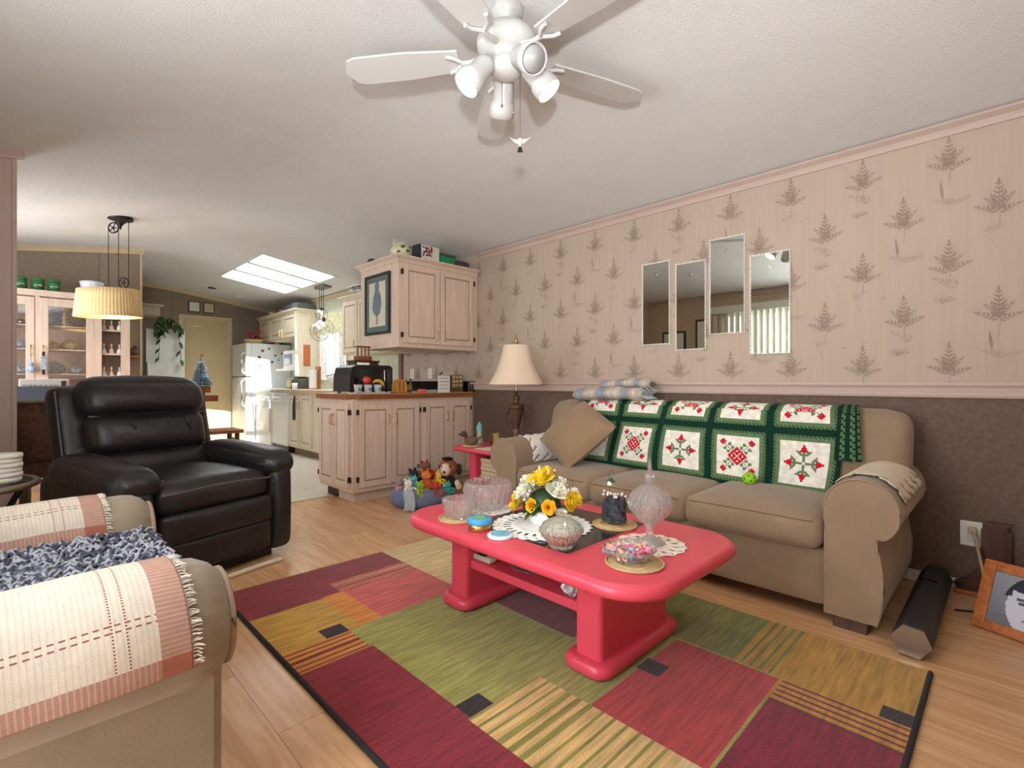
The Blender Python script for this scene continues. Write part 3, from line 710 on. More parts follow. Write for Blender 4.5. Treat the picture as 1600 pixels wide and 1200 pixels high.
# covered candy bowl
cb = thing('covered_candy_bowl', 'low lidded pressed-glass candy bowl at corner of the glass inset', 'bowl', (1.375, 1.135, TT+.0018))
cc = (1.375, 1.135, TT+.002)
MB().lathe([(.002, 0), (.04, 0), (.046, .012), (.07, .045), (.076, .055), (.072, .055), (.064, .043), (.042, .016), (.002, .012)], 48, cc, cut(8, .08), False).build('bowl', glassg, cb)
l_ = MB().lathe([(.078, .056), (.079, .062), (.066, .083), (.042, .098), (.014, .106), (.014, .104), (.04, .094), (.063, .080), (.074, .060), (.074, .056)], 48, cc, cut(8, .07), False).build('lid', glassg, cb)
MB().lathe([(.014, .104), (.009, .11), (.022, .118), (.024, .126), (.016, .134), (0, .137)], 20, cc).build('knob', glassg, l_)
def candies(c, rad, n, cols, zh, group, lab, nm_='candy', s=.008):
    for k in range(n):
        a = R.uniform(0, 2*PI); r = rad*math.sqrt(R.random()); z = zh*R.random()*(1-.5*r/rad)
        m = RZ(R.uniform(0, 6)) @ RX(R.uniform(-.6, .6))
        mb = MB().sph((c[0]+r*math.cos(a), c[1]+r*math.sin(a), c[2]+z), (s*1.5, s, s*.8), 8, 5, m)
        tag(mb.build(nm_, cols[k % len(cols)]), lab[k % len(lab)], 'candy', group)
candies((1.375, 1.135, TT+.024), .036, 26, [M('pink_candy', (240, 120, 110), .4), M('peach_candy', (244, 160, 130), .4)], .022, 'peppermints inside lidded glass bowl', ['small coral pink candy inside the low lidded glass bowl', 'small peach candy inside the low lidded glass bowl'], s=.007)
# coal rock ornament
coaster(1.735, 1.15, Z, .088, 'round straw coaster under the black coal ornament')
rk = thing('coal_ornament', 'black coal lump ornament with white blossoms and tiny green birdhouse', 'ornament', (1.735, 1.15, TT+.010))
mb = MB(); c0 = Vector((1.735, 1.15, TT+.01))
def rockf(u, v):
    a = 2*PI*u; t = v
    rx = .052*(1-.30*t**2)*(1 if .01 < v < .99 else .05); k = 1+.10*math.sin(a*3+1+v*4)+.07*math.sin(a*7+v*11)+.05*math.sin(v*23+a*2)
    return c0+Vector((rx*k*math.cos(a)*.75, rx*k*math.sin(a)*1.05, .004+.108*v+.006*math.sin(a*4)*v))
mb.grid(rockf, 28, 12, False); mb.build('coal', M('coal', (50, 52, 58), .55, var=.4, scale=50, bump=.8, bscale=60), rk)
bw = MB()
for k in range(16): bw.sph(c0+Vector((R.uniform(-.03, .03), R.uniform(-.045, .05), .112+R.uniform(0, .016))), .0055, 6, 4)
bw.build('blossoms', M('blossom', (242, 226, 222), .7), rk)
MB().tube([c0+Vector((0, .02, .11)), c0+Vector((0, .028, .165)), c0+Vector((0, .022, .215)), c0+Vector((0, .008, .218)), c0+Vector((0, .004, .20))], .0012, 4).build('wire', M('wire', (110, 84, 70), .5, .5), rk)
bh = MB().cb(c0+Vector((0, .02, .162)), (.016, .018, .016)).build('birdhouse', white_m, rk)
MB().prism([(c0.y+.02-.018, c0.z+.166), (c0.y+.02, c0.z+.184), (c0.y+.02+.018, c0.z+.166), (c0.y+.02, c0.z+.172)], 0, c0.x-.013, c0.x+.013).build('roof', M('green_roof', (60, 96, 76), .5), bh)
# crystal compote
doily(1.625, .925, TT, .125, 'scalloped cream doily under the tall lidded crystal compote', M('cream_doily', (246, 232, 216), .9, var=.03), 14)
co = thing('crystal_compote', 'tall lidded crystal compote with pointed finial on cream doily', 'compote', (1.63, .93, TT+.004))
cc = (1.63, .93, TT+.004)
MB().lathe([(.002, 0), (.052, 0), (.054, .006), (.03, .014), (.014, .028), (.012, .055), (.016, .066), (.028, .075), (.058, .1), (.075, .128), (.078, .142), (.074, .142), (.069, .127), (.05, .102), (.024, .084), (.002, .08)], 48, cc, cut(9, .07), False).build('bowl', glass, co)
li = MB().lathe([(.08, .143), (.078, .156), (.064, .182), (.042, .202), (.02, .214), (.019, .211), (.04, .198), (.060, .179), (.073, .155), (.075, .143)], 48, cc, cut(9, .07), False).build('lid', glass, co)
MB().lathe([(.02, .212), (.014, .22), (.019, .227), (.012, .236), (.018, .244), (.016, .254), (.009, .262), (.007, .29), (.0, .312)], 20, cc).build('finial', glass, li)
candies((1.63, .93, TT+.092), .036, 16, [M('pale_pink_candy', (236, 176, 164), .4), M('tan_candy', (206, 160, 130), .4)], .035, 'candies inside the crystal compote', ['pale pink candy inside the tall crystal compote', 'tan candy inside the tall crystal compote'], s=.008)
# wrapped candy dish
coaster(1.42, .865, Z-.001, .092, 'round straw coaster under the shallow candy dish')
glassbowl('candy_dish', 'shallow scalloped glass dish full of pink and blue wrapped candies', (1.42, .885, TT+.009), [(.002, 0), (.05, 0), (.06, .008), (.078, .03), (.088, .04)], .004, 48, 6, .06, 'dish')
wc = [(M('wrap_pink', (242, 150, 170), .3), 'pink'), (M('wrap_blue', (120, 170, 214), .3), 'blue'), (M('wrap_peach', (246, 190, 150), .3), 'peach'), (M('wrap_grey', (170, 186, 202), .3), 'grey'), (M('wrap_rose', (236, 110, 140), .3), 'deep pink')]
for k in range(44):
    a = R.uniform(0, 2*PI); r = .068*math.sqrt(R.random()); p = Vector((1.42+r*math.cos(a), .885+r*math.sin(a), TT+.022+R.random()*.03*(1-r/.09)+.012*(r/.07)))
    q = R.uniform(0, PI); d = Vector((math.cos(q), math.sin(q), 0)); mt, cn = wc[k % 5]
    t = thing('wrapped_candy', cn+' wrapped candy in the shallow scalloped glass dish', 'candy', p, 0, cn+' wrapped candies in the dish', True)
    MB().sph((0, 0, 0), (.0115, .009, .008), 8, 5, RZ(q)).build('sweet', mt, t)
    for sg in (-1, 1): MB().cyl(d*sg*.009, d*sg*.02, .002, .0075, 6, False).build('twist', mt, t)
# items on the shelf of coffee table
ph = thing('cordless_phone', 'small cream and black cordless handset on the coffee table shelf', 'phone', (1.47, 1.66, .225))
MB().rbox((1.47, 1.655, .239), (.05, .12, .026), .012, 6).build('body', M('cream_plastic', (206, 196, 176), .4), ph)
MB().rbox((1.468, 1.66, .2535), (.034, .06, .004), .002, 4).build('keypad', black, ph)
tag(MB().lathe([(.002, 0), (.06, .002), (.10, .014), (.1, .018), (.06, .006), (.002, .005)], 32, (1.56, 1.44, .225), cut(8, .02), False).build('glass_plate', glass), 'flat glass plate lying on the shelf under the table', 'plate')
def crumple(u, v):
    a = 2*PI*u; t = PI*v; k = 1+.25*math.sin(a*5+v*9)+.18*math.sin(a*9-v*14); return (1.47+.045*k*math.sin(t)*math.cos(a), 1.15+.04*k*math.sin(t)*math.sin(a), .267-.042*math.cos(t)*(1+.1*math.sin(a*4)))
tag(MB().grid(crumple, 22, 12, False).build('crumpled_bag', M('clear_plastic_bag', (206, 206, 212), .25, var=.2, scale=60)), 'crumpled clear plastic bag on the shelf next to the pedestal', 'bag')

# ================================================================= BEIGE ARMCHAIR
ac = thing('armchair', 'light tan suede armchair with gathered rolled arms by patio door', 'armchair', (-.08, 1.72, 0))
MB().rbox((-.13, 1.72, .19), (.84, .86, .30), .04, 8).build('base', suede2, ac)
MB().rbox((-.06, 1.72, .395), (.66, .60, .15), .05, 10, (.01, 0, .015)).build('seat_cushion', suede2, ac)
MB().rbox((-.455, 1.72, .60), (.20, .90, .66), .09, 12, (.02, 0, .01)).build('backrest', suede2, ac)
for yc, sg in ((1.28, -1), (2.165, 1)):
    prof = [(yc+.138*math.cos(a), .49+.138*math.sin(a)) for a in [PI*k/14-.9*(0) for k in range(-3, 18)]]
    def armf(u, v, yc=yc):
        x = -.44+.77*u; e = 1 if u < .9 else math.sqrt(max(0, 1-((u-.9)/.1)**2*.55)); a = 2*PI*v
        g = 1+(.012*math.sin(a*26)*max(0, (u-.80)/.2) if u < 1 else 0)
        return (x, yc+.138*e*g*math.cos(a), .49+.138*e*g*math.sin(a))
    a_ = MB().grid(armf, 30, 104).build('arm', suede2, ac)
    r_ = .138*math.sqrt(.45)
    pf = MB().prism([(yc+.1*math.cos(2*PI*k/24), .49+.1*math.sin(2*PI*k/24)) for k in range(24)], 0, .31, .335).build('arm_front', suede2, a_, bevel=.008)
    MB().tube([(.328, yc+.1*math.cos(2*PI*k/24), .49+.1*math.sin(2*PI*k/24)) for k in range(24)], .007, 6, True).build('piping', pipe_m, a_)
    MB().box((-.44, yc-.10, .05), (.31, yc+.10, .43)).build('arm_panel', suede2, ac, bevel=.02)
for x in (.24, -.48):
    for y in (1.25, 2.19): MB().box((x-.04, y-.04, 0), (x+.04, y+.04, .055)).build('leg', legw, ac)
# woven covers on the arms
wv = Mattr('woven_cloth', .95, None, .5, 240, .06)
IVY = (216, 203, 186); TB = (176, 136, 120); TD = (166, 104, 84); DS = (142, 84, 66)
def wcol(i, j, nu, nv, cm):
    a = (nu-i)*cm; b = (nv-j)*cm
    ea = a < .052; eb = b < .040
    if ea and eb: return TD
    if ea: return TB if j % 3 else (194, 158, 142)
    if eb: return TB if i % 3 else (194, 158, 142)
    if (.0985 < a < .1015 or .1195 < a < .1225) and j % 2: return DS
    if (.1105 < b < .1135 or .1225 < b < .1255) and i % 5 < 3: return DS
    return IVY if (i % 3) else (208, 192, 174)
def armcloth(label, yc, x0, x1, a0, a1, sk):
    r = .146; cm = .003; nu = int((x1-x0)/cm); nv = int(abs(a1-a0)*r/cm)
    def fn(u, v):
        a = a0+(a1-a0)*v; x = x0+(x1-x0)*u+sk*(v-.5); rr = r+.004*math.sin(u*14+v*3)*v
        return (x, yc+rr*math.cos(a), .49+rr*math.sin(a)+.003*math.sin(u*9))
    t = thing('woven_arm_cloth', label, 'cloth', (.0, yc, .62))
    MB().grid(fn, nu, nv, True, None, lambda i, j: wcol(i, j, nu, nv, cm)).build('cloth', wv, t, solid=.003)
    mb = MB()
    for k in range(int(nv/1.2)):
        v = k/(nv/1.2); p = Vector(fn(1, v)); q = p+Vector((.014+.008*R.random(), R.uniform(-.006, .006), R.uniform(-.008, .004))); mb.tube([p, (p+q)/2+Vector((0, 0, .002)), q], .0012, 3)
    o = mb.build('fringe', M('fringe_thread', (238, 228, 214), .9), t); o['kind'] = 'stuff'
armcloth('cream woven cloth with brown borders on armchair arm beside the rug', 1.28, -.42, .235, PI*.36, PI*1.08, .02)
armcloth('cream woven cloth with brown borders on armchair arm beside black recliner', 2.165, -.42, .19, PI*.34, PI*.92, .02)
# shag throw: pad plus yarn loops
sh = thing('shag_throw', 'grey and white shaggy knitted throw on the tan armchair seat', 'blanket', (-.05, 1.74, .46))
MB().rbox((-.06, 1.74, .498), (.72, .56, .05), .022, 10, (0, 0, .02)).build('pad', M('shag_base', (96, 98, 108), .95, var=.4, scale=60), sh)
ya = MB(); yb = MB()
for k in range(2600):
    x = R.uniform(-.40, .305); y = R.uniform(1.47, 2.01); z = .53+.012*R.random(); a = R.uniform(0, PI); L = R.uniform(.01, .018)
    e = 1-max(0, abs(x+.05)-.3)*2
    d = Vector((math.cos(a)*L, math.sin(a)*L, 0)); p = Vector((x, y, z-.004))
    (ya if k % 2 else yb).tube([p-d, p+Vector((0, 0, R.uniform(.006, .014))), p+d], .0042, 4)
for k in range(260):
    y = R.uniform(1.47, 2.01); z = R.uniform(.475, .53); (ya if k % 2 else yb).tube([(.298, y-.01, z), (.312, y, z+.006), (.298, y+.012, z+.004)], .0042, 4)
o = ya.build('light_yarn', M('light_yarn', (160, 162, 170), .95), sh); o['kind'] = 'stuff'
o = yb.build('dark_yarn', M('dark_yarn', (70, 74, 86), .95), sh); o['kind'] = 'stuff'

# ================================================================= RECLINER
rc = thing('recliner', 'black leather recliner with pillow headrest and puffy arms', 'armchair', (.615, 3.34, 0), math.radians(17.5), None, True)
L = leather
MB().rbox((0, .02, .24), (.62, .80, .36), .04, 8).build('base', L, rc)
o = MB().rbox((.0, -.08, .44), (.60, .74, .17), .07, 14, (.0, .01, .03)).build('seat_cushion', L, rc)
MB().tube([(-.28+.56*i/12, -.447, .475+.012*math.sin(PI*i/12)) for i in range(13)], .006).build('piping', pipel, o)
ft = MB().rbox((.0, -.44, .305), (.585, .06, .15), .028, 10, (0, .012, 0)).build('footrest', L, rc)
MB().rbox((.0, -.435, .16), (.585, .05, .16), .022, 10, (0, .006, 0)).build('footrest', L, rc)
for sg in (-1, 1):
    a_ = MB().rbox((sg*.375, -.02, .29), (.15, .86, .50), .055, 12, (.015, .02, 0)).build('arm', L, rc)
    MB().rbox((sg*.372, -.10, .555), (.21, .70, .15), .072, 14, (.01, .02, .02), RX(math.radians(3))).build('arm_pad', L, a_)
    MB().tube([(sg*.372-sg*.104, -.43+.66*i/10, .548) for i in range(11)], .005).build('piping', pipel, a_)
lean = Matrix(((1, 0, 0, 0), (0, 1, .26, 0), (0, 0, 1, 0), (0, 0, 0, 1)))
bk = MB().rbox((0, .36, .66), (.80, .16, .68), .07, 14, (0, .02, 0), lean).build('back_shell', L, rc)
for sg in (-1, 1):
    MB().tube([(sg*.385, .305+.26*(z-.66)-.01, z) for z in [.42+.055*i for i in range(11)]], .006).build('piping', pipel, bk)
o = MB().rbox((0, .30, .93), (.66, .20, .22), .095, 16, (0, .03, .02), lean).build('head_pillow', L, rc)
MB().tube([(-.30+.6*i/12, .225, .835+.012*math.sin(PI*i/12)*-1) for i in range(13)], .006).build('piping', pipel, o)
o = MB().rbox((.0, .25, .735), (.62, .17, .24), .08, 16, (0, .045, 0), lean).build('lumbar_cushion', L, rc)
MB().tube([(-.29+.58*i/12, .175+.02*abs(i-6)/6, .635-.012*math.sin(PI*i/12)) for i in range(13)], .006).build('piping', pipel, o)
for k, x in enumerate((-.12, -.03, .07, .17)): MB().tube([(x+.01*math.sin(i), .150-.015*(1-(i/5-.5)**2*4), .69+.025*i) for i in range(6)], [.002, .005, .006, .006, .005, .002]).build('crease', L, o)
MB().rbox((0, .22, .565), (.60, .16, .16), .06, 12, (0, .02, 0), lean).build('lower_cushion', L, rc)
MB().box((-.36, -.36, .0), (.36, .34, .06)).build('plinth', black, rc)
tag(MB().tube([(.66, 2.82, .013), (.82, 2.87, .014), (.98, 2.915, .014), (1.06, 2.935, .012)], .014).build('floor_strip', M('strip_cream', (222, 210, 190), .6)), 'narrow cream strip lying on the floor in front of the recliner', 'strip')

# ================================================================= KITCHEN CABINETS
def raised_door(par, face, a0, a1, z0, z1, at, hinge=None, handle=None, mat=cab, name='door', hz=None, pitch=.05):
    """face 'Y': panel facing -Y at y=at spanning x a0..a1; face 'X': facing -X at x=at spanning y a0..a1"""
    def P(a, d, z): return (a, at-d, z) if face == 'Y' else (at-d, a, z)
    def bx(mb, p0, d0, p1, d1, z0_, z1_): return mb.box(tuple(min(x, y) for x, y in zip(P(p0, d0, z0_), P(p1, d1, z1_))), tuple(max(x, y) for x, y in zip(P(p0, d0, z0_), P(p1, d1, z1_))))
    o = bx(MB(), a0, 0, a1, .012, z0, z1).build(name, mat, par, bevel=.002)
    f_ = pitch; mb = MB()
    for q in ((a0, a0+f_, z0, z1), (a1-f_, a1, z0, z1), (a0+f_, a1-f_, z0, z0+f_), (a0+f_, a1-f_, z1-f_, z1)): bx(mb, q[0], .012, q[1], .022, q[2], q[3])
    mb.build('rail', mat, o, bevel=.003)
    bx(MB(), a0+f_, .0118, a1-f_, .0126, z0+f_, z1-f_).build('groove', cabline, o)
    bx(MB(), a0+f_+.012, .012, a1-f_-.012, .020, z0+f_+.012, z1-f_-.012).build('panel', mat, o, bevel=.006)
    if handle is not None:
        hh = hz if hz else z1-.14
        MB().tube([P(handle, .022, hh-.045), P(handle, .044, hh-.04), P(handle, .046, hh), P(handle, .044, hh+.04), P(handle, .022, hh+.045)], .0045).build('handle', brass, o)
    if hinge is not None:
        for zz in (z0+.07, z1-.07): bx(MB(), hinge-.008, .0, hinge+.008, .026, zz-.022, zz+.022).build('hinge', bronze, o)
PX0, PY, PYB = 1.97, 3.87, 4.50
pn = thing('peninsula_cabinet', 'pickled oak base cabinet with brass handles under the brown counter', 'cabinet', (2.63, 4.18, 0))
MB().box((PX0, PY, .09), (W-.012, PYB, .875)).build('body', cab, pn, bevel=.003)
MB().box((PX0+.05, PY+.06, 0), (W-.02, PYB-.06, .09)).build('toe_kick', cab, pn)
MB().box((PX0+.045, 4.22, .0), (PX0+.05, PYB-.07, .085)).build('vent', bronze, pn)
w1 = (W-.06-PX0-.07)/2
D0 = PX0+.05
for k, (a, b, hg, hd) in enumerate(((D0, D0+.31, D0-.008, D0+.275), (D0+.315, D0+.60, D0+.608, D0+.35), (D0+.67, D0+.945, D0+.662, D0+.915), (D0+.95, D0+1.21, D0+1.218, D0+.98))):
    raised_door(pn, 'Y', a, b, .13, .835, PY, hg, hd)
raised_door(pn, 'X', PY+.04, PY+.305, .13, .835, PX0, PY+.03, PY+.29)
raised_door(pn, 'X', PY+.31, PY+.60, .13, .835, PX0, PY+.61, PY+.33)
cn = thing('countertop', 'brown wood edged countertop on the peninsula cabinet', 'countertop', (2.6, 4.18, .875))
MB().prism([(PX0-.03, PYB+.02), (PX0-.03, PY+.06), (PX0+.05, PY-.035), (W-.012, PY-.035), (W-.012, PYB+.02)], 2, .875, .917).build('edge', countm, cn, bevel=.004)
MB().prism([(PX0-.005, PYB), (PX0-.005, PY+.07), (PX0+.06, PY-.01), (W-.03, PY-.01), (W-.03, PYB)], 2, .917, .9185).build('laminate', countw, cn)
tag(MB().box((W-.03, PY-.03, .9195), (W-.012+.011, KY-.05, 1.03)).build('backsplash', blackg, bevel=.003), 'glossy black backsplash strip along the wallpapered wall', 'backsplash')
# upper cabinet of the peninsula
uc = thing('wall_cabinet', 'pickled oak upper cabinet with two panel doors above the peninsula', 'cabinet', (2.84, 4.14, 1.33))
UX0, UY0, UY1, UZ0, UZ1 = 2.37, 3.81, 4.48, 1.33, 2.10
MB().box((UX0, UY0, UZ0), (W-.003, UY1, UZ1)).build('body', cab, uc, bevel=.003)
raised_door(uc, 'Y', UX0+.045, UX0+.44, UZ0+.04, UZ1-.03, UY0, UX0+.034, UX0+.40, hz=UZ0+.12)
raised_door(uc, 'Y', UX0+.45, UX0+.85, UZ0+.04, UZ1-.03, UY0, UX0+.861, UX0+.49, hz=UZ0+.12)
def cabcrown(par, x0, x1, y0, y1, z, mat):
    mb = MB(); prev = None; rings = []
    for d, zz in ((0, 0), (.008, .008), (.014, .03), (.035, .048), (.042, .05), (.042, .065)): rings.append([(x0-d, y0-d, z+zz), (x1, y0-d, z+zz), (x1, y1+d, z+zz), (x0-d, y1+d, z+zz)])
    vs = [p for r_ in rings for p in r_]
    mb._add(vs, [(k*4+i, k*4+(i+1) % 4, (k+1)*4+(i+1) % 4, (k+1)*4+i) for k in range(5) for i in range(4)]+[(3, 2, 1, 0), (20, 21, 22, 23)])
    return mb.build('crown', mat, par)
cabcrown(uc, UX0, W-.003, UY0, UY1, UZ1-.02, cab)
# framed heron print on its end
fp = thing('framed_print', 'dark green framed print of a grey standing bird on cabinet end', 'picture', (UX0, 4.14, 1.48))
fy0, fy1, fz0, fz1 = 3.93, 4.37, 1.46, 2.02
mb = MB()
for q in ((fy0, fy0+.025, fz0, fz1), (fy1-.025, fy1, fz0, fz1), (fy0+.025, fy1-.025, fz0, fz0+.025), (fy0+.025, fy1-.025, fz1-.025, fz1)): mb.box((UX0-.022, q[0], q[2]), (UX0, q[1], q[3]))
mb.build('frame', black, fp, bevel=.003)
MB().box((UX0-.012, fy0+.02, fz0+.02), (UX0-.001, fy1-.02, fz1-.02)).build('mount', M('green_mount', (96, 112, 104), .8), fp)
MB().box((UX0-.0135, fy0+.075, fz0+.075), (UX0-.011, fy1-.075, fz1-.075)).build('print', M('print_cream', (206, 202, 184), .8, var=.06), fp)
cy = 4.15
heron = [(.015, .20), (-.02, .205), (-.04, .17), (-.035, .12), (-.07, .06), (-.08, -.02), (-.05, -.10), (-.012, -.12), (-.012, -.19), (.012, -.19), (.012, -.12), (.05, -.10), (.085, -.05), (.07, .05), (.035, .12), (.04, .17)]
MB().prism([(cy+p[0], 1.75+p[1]) for p in heron], 0, UX0-.0145, UX0-.0134).build('bird_figure', M('heron_ink', (112, 124, 130), .8, var=.25, scale=40), fp)
MB().tube([(UX0-.0145, cy-.006, 1.62), (UX0-.0145, cy-.01, 1.55)], .004, 4).tube([(UX0-.0145, cy+.008, 1.62), (UX0-.0145, cy+.012, 1.55)], .004, 4).build('bird_legs', M('heron_leg', (176, 140, 110), .8), fp)
# items on the peninsula counter
CT = .919
bb = thing('toaster_oven', 'black rounded countertop oven on the peninsula behind the yogurt cups', 'oven', (2.27, 4.28, CT))
prof = [(2.06, CT+.015), (2.065, CT+.16), (2.09, CT+.235), (2.13, CT+.255), (2.46, CT+.255), (2.49, CT+.235), (2.49, CT+.015)]
MB().prism(prof, 1, 4.10, 4.42).build('body', black, bb, bevel=.012)
MB().box((2.10, 4.094, CT+.03), (2.36, 4.10, CT+.225)).build('door', blackg, bb, bevel=.004)
MB().tube([(2.40, 4.093, CT+.04), (2.40, 4.085, CT+.12), (2.40, 4.093, CT+.21)], .006).build('handle', silver, bb)
MB().box((2.43, 4.096, CT+.03), (2.475, 4.10, CT+.22)).build('control_panel', M('panel_grey', (60, 62, 66), .4), bb)
for x in (2.1, 2.45):
    for y in (4.14, 4.38): MB().cyl((x, y, CT), (x, y, CT+.016), .014).build('foot', black, bb)
# wooden trinket stand on oven
wsd = thing('wooden_rack', 'small brown wooden spindle rack standing on top of black oven', 'rack', (2.27, 4.26, CT+.2555))
z0 = CT+.2555
for x in (2.17, 2.39): MB().box((x-.012, 4.20, z0), (x+.012, 4.33, z0+.03)).build('foot', woodd, wsd)
MB().box((2.15, 4.19, z0+.03), (2.41, 4.34, z0+.045)).build('tray', woodd, wsd, bevel=.002)
MB().box((2.20, 4.21, z0+.045), (2.34, 4.30, z0+.085)).build('block', woodb, wsd, bevel=.003)
for x in (2.215, 2.255, 2.29, 2.325): MB().cyl((x, 4.25, z0+.085), (x, 4.25, z0+.17), .008).build('spindle', woodb, wsd)
MB().box((2.20, 4.235, z0+.165), (2.34, 4.265, z0+.18)).build('top_rail', woodb, wsd, bevel=.003)
tr = tag(MB().box((2.02, 3.90, CT), (2.33, 4.05, CT+.012)).build('cutting_board', M('grey_board', (186, 176, 168), .5), bevel=.004), 'thin grey board under the white yogurt cups', 'board')
for k, x in enumerate((2.07, 2.165, 2.26)):
    t = thing('yogurt_cup', ['white yogurt cup on grey board with nothing above it', 'white yogurt cup on grey board below the red apple', 'white yogurt cup on grey board below the banana'][k], 'cup', (x, 3.965, CT+.0125), 0, 'yogurt cups on the grey board')
    MB().lathe([(0, 0), (.027, 0), (.036, .062), (.038, .066), (.0, .066)], 20, (x, 3.965, CT+.0125)).build('cup', M('cup_white', (222, 222, 222), .4), t)
    MB().lathe([(.0385, .064), (.0385, .068), (0, .069)], 20, (x, 3.965, CT+.0125)).build('lid', M('foil', (150, 140, 156), .3, .5), t)
    MB().box((x-.014, 3.965-.0345, CT+.03), (x+.014, 3.965-.0325, CT+.05)).build('print', M('cup_print', (110, 126, 150), .6), t)
ap = thing('apple', 'red apple resting on the yogurt cups before the oven', 'fruit', (2.18, 4.03, CT+.07))
MB().lathe([(.0, .006), (.018, 0), (.034, .02), (.038, .04), (.028, .062), (.01, .068), (0, .062)], 20, (2.165, 3.985, CT+.0815)).build('flesh', M('apple_red', (206, 62, 48), .35, var=.3, scale=18), ap)
MB().tube([(2.165, 3.985, CT+.143), (2.168, 3.985, CT+.162)], .002, 5).build('stem', woodd, ap)
bn = thing('banana', 'yellow banana curved over the yogurt cup in front of oven', 'fruit', (2.27, 3.99, CT+.08))
MB().tube([(2.225, 3.99, CT+.096), (2.25, 3.985, CT+.112), (2.285, 3.98, CT+.112), (2.312, 3.975, CT+.092), (2.322, 3.972, CT+.065)], [.006, .015, .017, .014, .005], 8).build('peel', M('banana_peel', (220, 176, 50), .5, var=.2, scale=20), bn)
MB().tube([(2.225, 3.99, CT+.096), (2.212, 3.992, CT+.088)], .004, 5).build('stem', woodd, bn)
def holder(u):
    a = 2*PI*u
nh = thing('napkin_holder', 'rounded wooden slotted napkin holder on the brown counter', 'holder', (2.50, 3.98, CT))
for k in range(3):
    y = 3.96+k*.03
    MB().prism([(2.44, CT+.012)]+[(2.50+.06*math.cos(PI-a*PI/10), CT+.062+.065*math.sin(a*PI/10)) for a in range(11)]+[(2.56, CT+.012)], 1, y, y+.012).build('slat', Mwood('maple%d' % k, (216, 158, 84), (186, 120, 56), .4, 2), nh, bevel=.002)
MB().box((2.43, 3.95, CT), (2.57, 4.04, CT+.012)).build('base', woodo, nh)
for k, x in enumerate((2.48, 2.52)): MB().box((x-.006, 3.956, CT+.02), (x+.006, 3.961, CT+.11)).build('inlay', woodb, nh)
sf = thing('rooster_figurine', 'small green and brown rooster figurine beside the napkin holder', 'figurine', (2.64, 4.05, CT))
MB().sph((2.64, 4.05, CT+.045), (.035, .025, .035), 12, 8).build('body', M('rooster_body', (150, 112, 76), .6, var=.4, scale=40), sf)
MB().cyl((2.64, 4.05, CT), (2.64, 4.05, CT+.02), .026, .02).build('base', bronze, sf)
MB().tube([(2.65, 4.05, CT+.06), (2.66, 4.05, CT+.10), (2.655, 4.05, CT+.13)], [.02, .014, .018], 8).build('neck', M('rooster_green', (96, 112, 50), .6, var=.3, scale=40), sf)
MB().tube([(2.62, 4.05, CT+.05), (2.60, 4.05, CT+.10), (2.615, 4.05, CT+.125)], [.012, .014, .004], 6).build('tail', darkleaf, sf)
tag(MB().rbox((2.70, 3.93, CT+.017), (.085, .05, .034), .015, 6).build('pink_sponge', M('sponge', (232, 106, 96), .8)), 'pink oval soap bar on counter in front of cables', 'soap')
mbx = MB()
for k in range(5): mbx.tube([(2.76+.03*k+.05*math.cos(a*.7+k), 3.96+.035*math.sin(a*.9+k*1.3), CT+.008+.018*abs(math.sin(a*.8+k))) for a in range(10)], .0028, 5)
tag(mbx.build('charging_cable', M('cable_white', (214, 212, 206), .4)), 'tangled pale charging cable in front of the black backsplash', 'cable')
sg_ = thing('note_board', 'white board with handwritten lines beside the gridded glass box', 'board', (2.99, 3.98, CT))
MB().box((2.93, 3.975, CT), (3.07, 3.99, CT+.165)).build('board', white_m, sg_, bevel=.002)
for k in range(4):
    z = CT+.14-.034*k; MB().tube([(2.945+.008*i, 3.974, z+.006*math.sin(i*2.1+k)) for i in range(14)], .0018, 4).build('handwriting', black, sg_)
tag(MB().tube([(2.95, 3.98, CT+.166), (2.955, 3.98, CT+.19), (2.97, 3.98, CT+.182), (2.98, 3.98, CT+.205)], .005, 5).build('hummingbird_clip', bronze), 'small dark bird shaped clip on top of the white note board', 'clip')
gb = thing('spice_box', 'brass edged gridded glass box on counter by the table lamp', 'box', (3.15, 3.99, CT))
MB().box((3.09, 3.965, CT), (3.22, 4.05, CT+.17)).build('core', M('box_dark', (74, 66, 46), .4, var=.5, scale=30), gb)
for x in (3.09, 3.133, 3.177, 3.22): MB().box((x-.003, 3.960, CT), (x+.003, 3.966, CT+.172)).build('upright', brass, gb)
for k in range(5): MB().box((3.087, 3.960, CT+.042*k), (3.223, 3.966, CT+.042*k+.006)).build('bar', brass, gb)
for k in range(9): 
    i, j = k % 3, k//3; MB().box((3.096+.043*i, 3.9625, CT+.012+.042*(j+1)), (3.127+.043*i, 3.9645, CT+.038+.042*(j+1))).build('tile', M('box_tile', (196, 188, 140), .25, var=.3, scale=20), gb)
for k, y in enumerate((4.62, 4.98)):
    o = thing('outlet', ['white duplex outlet with white plug above the backsplash', 'white outlet plate above the backsplash near the post'][k], 'outlet', (W, y, 1.10))
    MB().box((W-.006, y-.036, 1.06), (W, y+.036, 1.175)).build('plate', white_m, o, bevel=.003)
    for z in (1.095, 1.14): MB().cyl((W-.006, y, z), (W-.009, y, z), .016).build('socket', M('socket_face', (214, 212, 206), .5), o)
